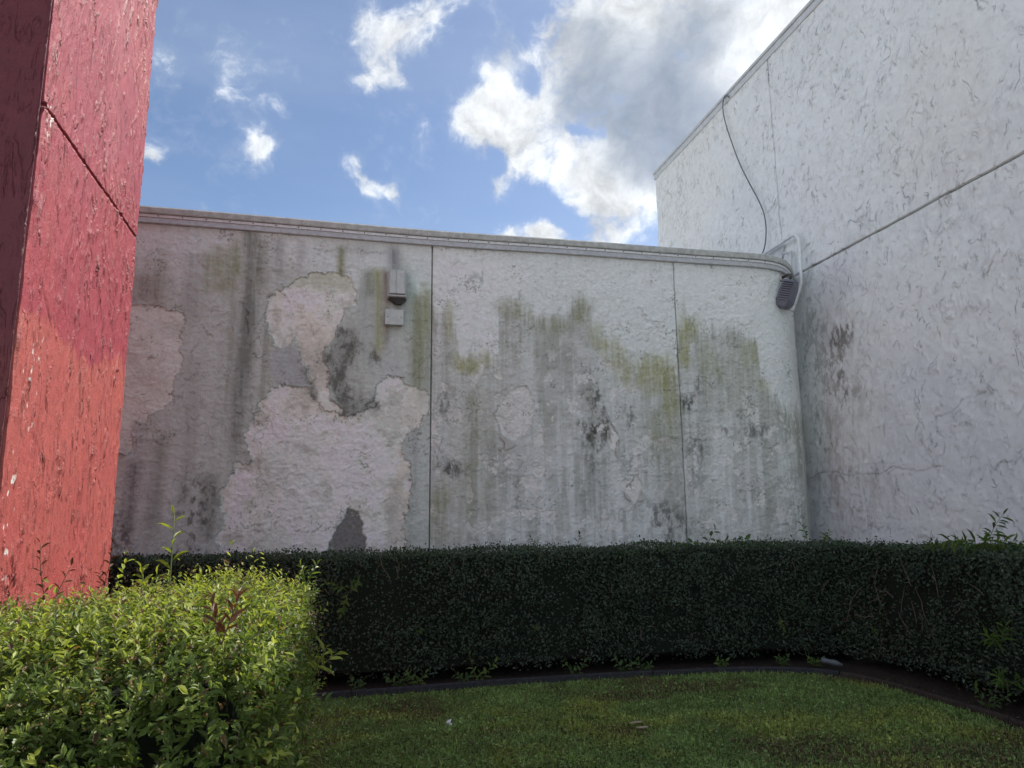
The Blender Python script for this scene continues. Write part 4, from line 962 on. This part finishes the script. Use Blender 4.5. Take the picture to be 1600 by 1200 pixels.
C = np.where(dry, np.array([.17, .13, .07]) * rg.uniform(.5, 1.1, (n_, 1)), C)
gr_ = scatter('grass', P, T, N, L, Wd, C, T_QUAD, M_grass); tag(gr_, 'short green lawn grass mixed with low clover leaves', 'grass')

# ------------------------------------------------------------------ foreground shrub
PB0 = np.array([-.68, 2.22]); PA_ = -RD; QA = np.array([PA_[1] * -1, PA_[0]])   # PA_: away from the camera, QA: to the left
sh = thing('shrub', 'big bushy yellow green shrub in the left foreground, partly in sun', 'shrub', (-1.6, 3.2, 0))
PLEN = 2.35
def bush_top(p, q_):
    z = 1.235 + (fbm(p * 1.7 + 3, q_ * 1.7, 3, 3) - .5) * .16 - .20 * np.clip(q_ / 1.9, 0, 1)
    return z
def bush_surf(rg, n_top, n_side, n_front):
    P = []; N = []
    # top
    p = rg.uniform(0, PLEN, n_top); q_ = rg.uniform(0, 2.3, n_top); z = bush_top(p, q_)
    ed_ = np.clip(p / .35, 0, 1); z = z - .22 * (1 - ed_) ** 2 - .14 * (1 - np.clip(q_ / .3, 0, 1)) ** 2
    P.append(np.stack([p, q_, z], -1)); N.append(np.stack([-(1 - ed_) * 1.2, -(1 - np.clip(q_ / .2, 0, 1)) * 1.0, np.ones(n_top)], -1))
    p = rg.uniform(0, PLEN, n_side); z = rg.uniform(.25, 1.17, n_side); q_ = (fbm(p * 2.5, z * 2.5, 5, 3) - .5) * .16
    P.append(np.stack([p, q_, z], -1)); N.append(np.stack([np.zeros(n_side), -np.ones(n_side), np.full(n_side, .45)], -1))
    q_ = rg.uniform(0, 2.3, n_front); z = rg.uniform(.35, 1.12, n_front); p = (fbm(q_ * 2.5, z * 2.5, 7, 3) - .5) * .2 + .10 + (z - 1.1) * (.22 + .65 * sst(q_, .3, 1.1)) - .05 * np.clip(1 - q_ / .2, 0, 1) * -1
    P.append(np.stack([p, q_, z], -1)); N.append(np.stack([-np.ones(n_front), np.zeros(n_front), np.full(n_front, .45)], -1))
    P = np.concatenate(P); N = norm(np.concatenate(N))
    Wp = np.stack([PB0[0] + PA_[0] * P[:, 0] + QA[0] * P[:, 1], PB0[1] + PA_[1] * P[:, 0] + QA[1] * P[:, 1], P[:, 2]], -1)
    sl_ = None; Wn_ = np.stack([PA_[0] * N[:, 0] + QA[0] * N[:, 1], PA_[1] * N[:, 0] + QA[1] * N[:, 1], N[:, 2]], -1)
    # keep out of the pier
    s_ = (Wp[:, :2] - K1) @ K1n; keep = ~((s_ < .07) & ((Wp[:, :2] - K1) @ PDIR > -.08))
    return Wp[keep], Wn_[keep]
rg = np.random.default_rng(51)
SP, SN = bush_surf(rg, 5000, 1700, 1700)
ns = len(SP); kl = 9
P = []; T = []; N = []; L = []; C = []; 
hue = fbm(SP[:, 0] * 2.2, SP[:, 1] * 2.2 + SP[:, 2] * 2, 4, 3); young = (rg.random(ns) < .15 + .3 * (SN[:, 2] > .8))
Dd = norm(SN * .8 + np.array([0, 0, .55]) + rg.normal(size=(ns, 3)) * .42); ln = rg.uniform(.06, .15, ns) + young * rg.exponential(.028, ns); root0 = SP - SN * rg.uniform(.03, .11, ns)[:, None]
for j in range(kl):
    fr = (j + .6) / kl; p = root0 + Dd * (ln * fr)[:, None]
    sidev = norm(np.cross(Dd, rnd_unit(rg, ns))); t_ = norm(sidev * 1.0 + Dd * (.35 + .5 * fr)); nrm_ = norm(Dd * .9 + rg.normal(size=(ns, 3)) * .35 + np.array([0, 0, .3]))
    P.append(p); T.append(t_); N.append(nrm_); L.append(rg.uniform(.028, .050, ns) * (1.05 - .35 * fr))
    c = np.array([.130, .180, .042]) * (.6 + .8 * hue)[:, None] * rg.uniform(.65, 1.35, (ns, 1))
    yc = np.array([.36, .40, .10]) * rg.uniform(.7, 1.2, (ns, 1)); f = (young * (.25 + .75 * fr))[:, None]; c = c * (1 - f) + yc * f
    bz = (rg.random(ns) < .06)[:, None]; c = np.where(bz, np.array([.17, .10, .05]) * rg.uniform(.5, 1.2, (ns, 1)), c); C.append(c)
P = np.concatenate(P); T = np.concatenate(T); N = np.concatenate(N); L = np.concatenate(L); C = np.concatenate(C)
# the 300 leaves that show largest become leaves of their own
vd = P - np.array([0, 0, EYE]); dist = np.linalg.norm(vd, axis=1); 
X_ = (RN.T @ vd.T).T; px = X_[:, 0] / -X_[:, 2] * F + 800; py = 600 - X_[:, 1] / -X_[:, 2] * F
vis = (px > 0) & (px < 520) & (py < 1200) & (py > 860); face_ = np.abs(np.sum(norm(vd) * N, 1)); score = L / dist * face_ * vis
outer = np.concatenate([np.full(ns, (j + .6) / kl) for j in range(kl)]) > .6; score = score * outer
big = np.argsort(-score)[:300]; rest = np.ones(len(P), bool); rest[big] = False
Wd_ = L * rg.uniform(.34, .46, len(L))
scatter('foliage', P[rest], T[rest], N[rest], L[rest], Wd_[rest], C[rest], T_LEAF, M_bleaf, sh)
def leaf_mesh(name, mat, wr=.4):
    v, f = T_LEAF; me = bpy.data.meshes.new(name); me.from_pydata([(a * wr, b_, c) for a, b_, c in v], [], [tuple(map(int, q)) for q in f]); me.materials.append(mat); me.update(); return me
LM = {'A': leaf_mesh('leaf', M_leafA), 'Y': leaf_mesh('leaf', M_leafY), 'R': leaf_mesh('leaf', M_leafR, .3), 'W': leaf_mesh('leaf', M_weed, .45), 'D': leaf_mesh('leaf', M_weedd, .5), 'N': leaf_mesh('leaf', M_weed, .17), 'NY': leaf_mesh('leaf', M_leafY, .18), 'AY': leaf_mesh('leaf', M_leafY, .3)}
def leaf_obj(parent, key, p, t_, n_, L):
    t_ = norm(np.array(t_, float)); n_ = np.array(n_, float); n_ = norm(n_ - t_ * (t_ @ n_)); s_ = np.cross(t_, n_)
    o = bpy.data.objects.new('leaf', LM[key]); link(o, parent)
    M4 = Matrix([[s_[0], t_[0], n_[0], 0], [s_[1], t_[1], n_[1], 0], [s_[2], t_[2], n_[2], 0], [0, 0, 0, 1]])
    o.matrix_local = Matrix.Translation(Vector(p) - Vector(parent.location)) @ M4 @ Matrix.Scale(float(L), 4); return o
for i in big: leaf_obj(sh, 'Y' if C[i, 0] > .22 else 'A', P[i], T[i], N[i], L[i])
# dark inside + stems + seed heads
mb = MB()
def bq(p, q_, z): return (PB0[0] + PA_[0] * p + QA[0] * q_, PB0[1] + PA_[1] * p + QA[1] * q_, z)
mb.add([bq(.22, .14, .0), bq(PLEN - .1, .14, 0), bq(PLEN - .1, 1.38, 0), bq(1.35, 1.38, 0), bq(1.35, 2.4, 0), bq(.22, 2.4, 0),
        bq(.30, .16, 1.06), bq(PLEN - .12, .16, 1.07), bq(PLEN - .12, 1.36, .96), bq(1.33, 1.36, .96), bq(1.33, 2.38, .90), bq(.30, 2.38, .90)],
       [(5, 4, 3, 2, 1, 0), (6, 7, 8, 9, 10, 11)] + [(k, (k + 1) % 6, 6 + (k + 1) % 6, 6 + k) for k in range(6)])
o = mb.build('inner_foliage', M_core, sh); o['kind'] = 'stuff'
m_ = MB()
for i in rg.choice(ns, 420, replace=False): m_.tube([root0[i] - SN[i] * .05, root0[i] + Dd[i] * ln[i] * .9], [.0022, .0012], 4, False)
o = m_.build('stems', M_twig, sh); o['kind'] = 'stuff'
n_ = 1700; i = rg.choice(ns, n_); Ps = SP[i] + Dd[i] * (ln[i] * rg.uniform(.7, 1.1, n_))[:, None]
kk = 5; Pq = np.repeat(Ps, kk, 0) + rg.normal(size=(n_ * kk, 3)) * .006; sz = rg.uniform(.005, .010, n_ * kk)
Cq = np.where(rg.random((n_ * kk, 1)) < .25, np.array([.40, .36, .27]), np.array([.20, .12, .06])) * rg.uniform(.6, 1.2, (n_ * kk, 1))
scatter('seed_heads', Pq, rnd_unit(rg, n_ * kk), rnd_unit(rg, n_ * kk), sz, sz * .7, Cq, T_QUAD, M_litter, sh)

# ------------------------------------------------------------------ weeds and sprigs, each a thing
def plant(label, base, spec, key, stem_mat=M_twigg, name='weed', cat='weed', seed=0, group=None):
    """spec: list of stems (direction xyz, length, n leaves, leaf length, droop, spread)"""
    rg = np.random.default_rng(seed); base = np.array(base, float)
    root = thing(name, label, cat, tuple(base), group)
    for (d, ln_, nl, ll, droop, spread) in spec:
        d = norm(np.array(d, float)); pts = [base]; dd_ = d.copy(); r0 = .0022 + ln_ * .004
        for s_ in range(5):
            dd_ = norm(dd_ + np.array([0, 0, -droop * .25]) + rg.normal(size=3) * .05); pts.append(pts[-1] + dd_ * ln_ / 5)
        m_ = MB(); m_.tube(pts, list(np.linspace(r0, r0 * .4, 6)), 5); m_.build('stem', stem_mat, root, True)
        pts = np.array(pts)
        for j in range(nl):
            f = .15 + .85 * (j + 1) / nl; x_ = f * 5; a = min(4, int(x_)); p = pts[a] + (pts[a + 1] - pts[a]) * (x_ - a); tn = norm(pts[a + 1] - pts[a])
            az = j * 2.4 + rg.normal() * .3; u_ = norm(np.cross(tn, [0.3, .2, 1.])); v_ = np.cross(tn, u_); sd_ = u_ * cos(az) + v_ * sin(az)
            t_ = norm(sd_ * spread + tn * (.6 if f < .97 else 1.5) + np.array([0, 0, -droop * .5])); n3 = norm(tn * .6 + np.array([0, -.35, .7]) + rg.normal(size=3) * .3)
            leaf_obj(root, key, p, t_, n3, ll * rg.uniform(.75, 1.15) * (1.1 - .3 * f))
    return root
def hitA(x, y, out=.06, at=atA, nr=nrA, L=None):
    d = ray(x, y); k = d[0] / d[1]; us = np.linspace(0.05, LA - .05 if L is None else L, 1200); pp_ = at(us); i = int(np.argmin(np.abs(pp_[:, 0] / pp_[:, 1] - k))); n_ = nr(us[i]); p = pp_[i] + n_ * out
    t = np.hypot(*p) / np.hypot(d[0], d[1]); return (p[0], p[1], max(.01, EYE + t * d[2]))
def at_depth(x, y, Y): d = ray(x, y); t = Y / d[1]; return (d[0] * t, Y, EYE + d[2] * t)
OUT = (-.1, -1, 0)
# tall weed over the shrub
plant('tall thin yellow green weed rising above the shrub near the red wall', at_depth(262, 935, 3.35), [((.02, 0, 1), .36, 9, .085, .10, .9)], 'NY', seed=1)
plant('short yellowish shoot with upright leaves just left of the tall weed', at_depth(226, 935, 3.3), [((-.1, 0, 1), .13, 7, .07, .1, .7), ((.3, 0, 1), .11, 6, .06, .1, .7)], 'AY', seed=2)
plant('arching pale sprig with narrow leaves just right of the tall weed', at_depth(292, 930, 3.3), [((.6, 0, 1), .16, 7, .075, .5, .9)], 'NY', seed=3)
plant('reddish bronze shoot in the middle of the sunny shrub', at_depth(345, 1010, 2.32), [((.4, -.1, 1), .16, 10, .065, .1, .6), ((-.1, -.3, 1), .12, 8, .06, .1, .6)], 'R', M_twig, seed=4)
plant('broad leaved sprig sticking out of the right flank of the shrub near the lawn', at_depth(487, 1060, 2.75), [((.5, -.2, .6), .13, 7, .06, .2, .8), ((.4, -.3, .9), .13, 7, .055, .2, .8)], 'AY', seed=5)
plant('small leafy sprig at the top right corner of the shrub', at_depth(478, 915, 3.4), [((.3, 0, 1), .10, 9, .045, .1, .8), ((-.3, 0, 1), .09, 8, .045, .1, .8)], 'A', seed=6)
plant('lower spray of pale leaves at the right foot of the shrub', at_depth(487, 1110, 2.7), [((.4, -.2, .3), .11, 6, .05, .3, .8)], 'W', seed=7)
# plants that throw their shadow on the red wall
k1 = K1 + PDIR * .35 + K1n * .17; plant('dark palmate weed growing against the foot of the red wall, left one', (k1[0], k1[1], 1.02), [((.0, 0, 1), .44, 12, .075, .1, .8), ((.25, .1, 1), .32, 8, .07, .1, .8)], 'R', M_twig, seed=8)
k1 = K1 + PDIR * 1.55 + K1n * .13; plant('thin bronze weed growing against the far end of the red wall', (k1[0], k1[1], 1.02), [((.1, 0, 1), .40, 12, .07, .1, .8), ((-.2, .1, 1), .22, 8, .06, .1, .8)], 'R', M_twig, seed=9)
# on and in the hedges
hz = lambda x: 1.26
def top_plant(label, x, Y, spec, key, seed, zz=1.265):
    d = ray(x, 850); t = Y / d[1]; return plant(label, (d[0] * t, Y, zz), spec, key, seed=seed, name='sprig', cat='sprig')
top_plant('small green tuft on the hedge top below the third wall panel', 838, 8.6, [((-.5, 0, 1), .12, 8, .05, .3, .9), ((.4, 0, 1), .12, 8, .05, .3, .9)], 'W', 11)
top_plant('single upright heart leaf sprig on the hedge top right of centre', 902, 8.7, [((.2, 0, 1), .13, 4, .09, .2, .8)], 'D', 12)
top_plant('trailing vine with large leaves along the hedge top below the second wall seam', 1105, 8.3, [((1, -.3, .5), .45, 9, .10, .4, .9), ((-1, -.2, .45), .35, 7, .08, .4, .9), ((.2, -.4, .8), .22, 6, .10, .5, .9)], 'D', 13)
top_plant('leafy sprig on the hedge top at the corner of the two buildings', 1262, 8.9, [((-.1, 0, 1), .22, 7, .08, .2, .9)], 'W', 14)
top_plant('leafy tuft on the hedge top just right of the building corner', 1292, 8.6, [((.3, 0, 1), .14, 8, .07, .2, .9), ((-.3, 0, 1), .12, 7, .07, .2, .9)], 'W', 15)
top_plant('narrow leaved weed arching over the hedge top at the far right', 1540, 6.7, [((-.8, -.2, .6), .38, 18, .14, .6, .9), ((.1, -.2, 1), .34, 16, .14, .7, .9), ((.9, -.1, .6), .36, 16, .14, .6, .9), ((-.3, -.5, .6), .28, 14, .13, .6, .9)], 'N', 16)
top_plant('low narrow leaved shoot on the hedge top left of the arching weed', 1478, 6.9, [((-.6, -.2, .4), .22, 12, .10, .5, .9), ((.5, -.2, .5), .2, 10, .10, .5, .9)], 'N', 17)
B_ = dict(at=atB, nr=nrB, L=LB_ - .05)
plant('narrow leaved weed hanging out of the hedge at the right edge, upper one', hitA(1580, 1010, .10, **B_), [((-.6, -.5, .4), .26, 16, .11, .3, .9), ((-.1, -.5, .8), .25, 14, .10, .3, .9)], 'N', name='sprig', cat='sprig', seed=18)
plant('narrow leaved weed hanging out of the hedge at the right edge, lower one', hitA(1590, 1075, .10, **B_), [((-.5, -.5, .6), .22, 16, .11, .3, .9), ((.3, -.5, .6), .22, 12, .10, .4, .9)], 'N', name='sprig', cat='sprig', seed=19)
plant('cluster of bright green leaves growing through the hedge beside the shrub', hitA(545, 925, .10), [((-.6, -.5, .5), .25, 12, .08, .3, .9), ((.5, -.5, .6), .25, 12, .08, .3, .9), ((0, -.6, -.4), .25, 12, .08, .2, .9)], 'W', name='sprig', cat='sprig', seed=20)
plant('light green compound sprig hanging on the hedge face right of centre', hitA(1213, 958), [((.1, -.4, -1), .20, 12, .055, .1, .9)], 'W', name='sprig', cat='sprig', seed=21)
plant('tiny yellow green sprig on the hedge face left of centre', hitA(652, 990), [((.3, -.5, .5), .09, 6, .045, .2, .9)], 'W', name='sprig', cat='sprig', seed=22)
plant('tiny pale sprig in the middle of the long hedge face', hitA(832, 985), [((.3, -.5, .5), .08, 5, .045, .2, .9)], 'W', name='sprig', cat='sprig', seed=23)
plant('small bright sprig on the right hedge face below its top', hitA(1367, 975, .06, **B_), [((.1, -.5, -.6), .1, 6, .05, .2, .9)], 'W', name='sprig', cat='sprig', seed=24)
bw = [(560, 1074, 'low weed at the hedge foot nearest the shrub', .16, 'D'), (648, 1078, 'bright weed in front of the grey edging, left of the taller one', .22, 'W'), (622, 1050, 'dark weed standing at the hedge foot behind the edging', .22, 'D'),
      (745, 1070, 'tallest weed leaning over the grey edging below the hedge', .30, 'W'), (722, 1060, 'small dark weed close behind the tallest edging weed', .16, 'D'), (893, 1040, 'upright weed at the hedge foot below the centre', .20, 'D'),
      (968, 1034, 'slender bushy weed at the hedge foot right of centre', .24, 'D'), (1000, 1036, 'small weed next to the slender one at the hedge foot', .14, 'D'), (1120, 1038, 'low weed at the hedge foot left of the corner', .12, 'W'), (1215, 1038, 'wide low weed at the hedge foot near the corner', .14, 'D'),
      (1265, 1036, 'bright low weed just left of the plastic bottle', .13, 'W'), (1560, 1095, 'leafy weed at the foot of the right hedge arm', .24, 'D')]
for i, (x, y, lab, hgt, key) in enumerate(bw):
    h0 = hitA(x, y, .12, **(B_ if x > 1400 else {})); b0 = (h0[0], h0[1], .004)
    plant(lab, b0, [((-.4, -.3, 1), hgt, 8, .07, .3, .9), ((.4, -.4, 1), hgt * .9, 8, .07, .3, .9), ((0, -.5, .9), hgt * .7, 6, .065, .3, .9)], key, seed=60 + i)

# ------------------------------------------------------------------ litter on the lawn
def onlawn(x, y, z=.02): a, b_ = gz(x, y); return np.array([a, b_, z])
def scrap(name, lab, cat, c, r, mat, seed, flat=.5):
    rg = np.random.default_rng(seed); V = []; nI, nJ = 8, 5
    for j in range(nJ + 1):
        for i in range(nI):
            th = 2 * pi * i / nI; ph = -pi / 2 + pi * j / nJ; rr = r * (1 + rg.normal() * .28); V.append((c[0] + rr * cos(ph) * cos(th), c[1] + rr * cos(ph) * sin(th) * .8, max(.004, c[2] + rr * sin(ph) * flat)))
    m_ = MB(); m_.add(V, [(j * nI + i, j * nI + (i + 1) % nI, (j + 1) * nI + (i + 1) % nI, (j + 1) * nI + i) for j in range(nJ) for i in range(nI)])
    o = m_.build(name, mat); tag(o, lab, cat); return o
scrap('plastic_scrap', 'small crumpled white plastic scrap lying on the lawn', 'litter', onlawn(702, 1136, .03), .026, M_plastic, 1, .8)
for k, (x, y, a, L_, lab) in enumerate([(994, 1137, .25, .10, 'pale dry wood chip on the lawn, the farther of two'), (1004, 1145, .08, .085, 'pinkish dry wood chip on the lawn, the nearer of two')]):
    c = onlawn(x, y, .036); dx = np.array([cos(a), sin(a), .05]) * L_ / 2; nn_ = np.array([-sin(a), cos(a), 0]) * .009; up_ = np.array([0, 0, .008])
    m_ = MB(); V = [c - dx, c - dx * .4 - nn_, c + dx * .6 - nn_ * .8, c + dx, c + dx * .5 + nn_, c - dx * .5 + nn_ * .7]; m_.add(V + [v + up_ for v in V], [(5, 4, 3, 2, 1, 0), (6, 7, 8, 9, 10, 11)] + [(q, (q + 1) % 6, 6 + (q + 1) % 6, 6 + q) for q in range(6)])
    o = m_.build('wood_chip', M_straw); tag(o, lab, 'wood chip', 'wood chips on the lawn')
bt = thing('plastic_bottle', 'crushed cloudy plastic bottle lying on the edging in the hedge corner', 'bottle', tuple(onlawn(1300, 1049, .09)))
c = onlawn(1300, 1049, .09); d_ = norm(np.array([.8, -.5, -.15]))
m_ = MB(); m_.tube([c - d_ * .10, c - d_ * .085, c - d_ * .02, c + d_ * .03, c + d_ * .07, c + d_ * .09], [.022, .034, .026, .033, .024, .012], 9); m_.build('bottle_body', M_clear, bt, True)
m_ = MB(); m_.tube([c + d_ * .091, c + d_ * .108], .014, 9); m_.build('cap', M_clear, bt)
for k, (x, y, lab) in enumerate([(1376, 1139, 'tiny yellow flower in the lawn, left one of the pair below the right edging'), (1458, 1136, 'tiny yellow flower in the lawn, rightmost and nearest the right hedge arm'), (1177, 1107, 'tiny yellow flower in the lawn below the left part of the hedge corner'), (537, 1106, 'tiny yellow flower in the lawn next to the shrub'), (644, 1089, 'tiny yellow flower at the grey edging left of the tallest edging weed'), (1110, 1150, 'tiny yellow flower in the lawn right of the two wood chips'), (1385, 1084, 'tiny yellow flower in the lawn closest to the curve of the edging')]):
    c = onlawn(x, y, .038); m_ = MB(); V = [c] + [c + np.array([cos(q * pi / 3), sin(q * pi / 3), .3]) * .0075 for q in range(6)]; m_.add(V + [c + np.array([0, 0, -.006])], [(0, 1 + q, 1 + (q + 1) % 6) for q in range(6)] + [(7, 1 + (q + 1) % 6, 1 + q) for q in range(6)])
    o = m_.build('small_flower', M_yel); tag(o, lab, 'flower', 'tiny yellow lawn flowers')
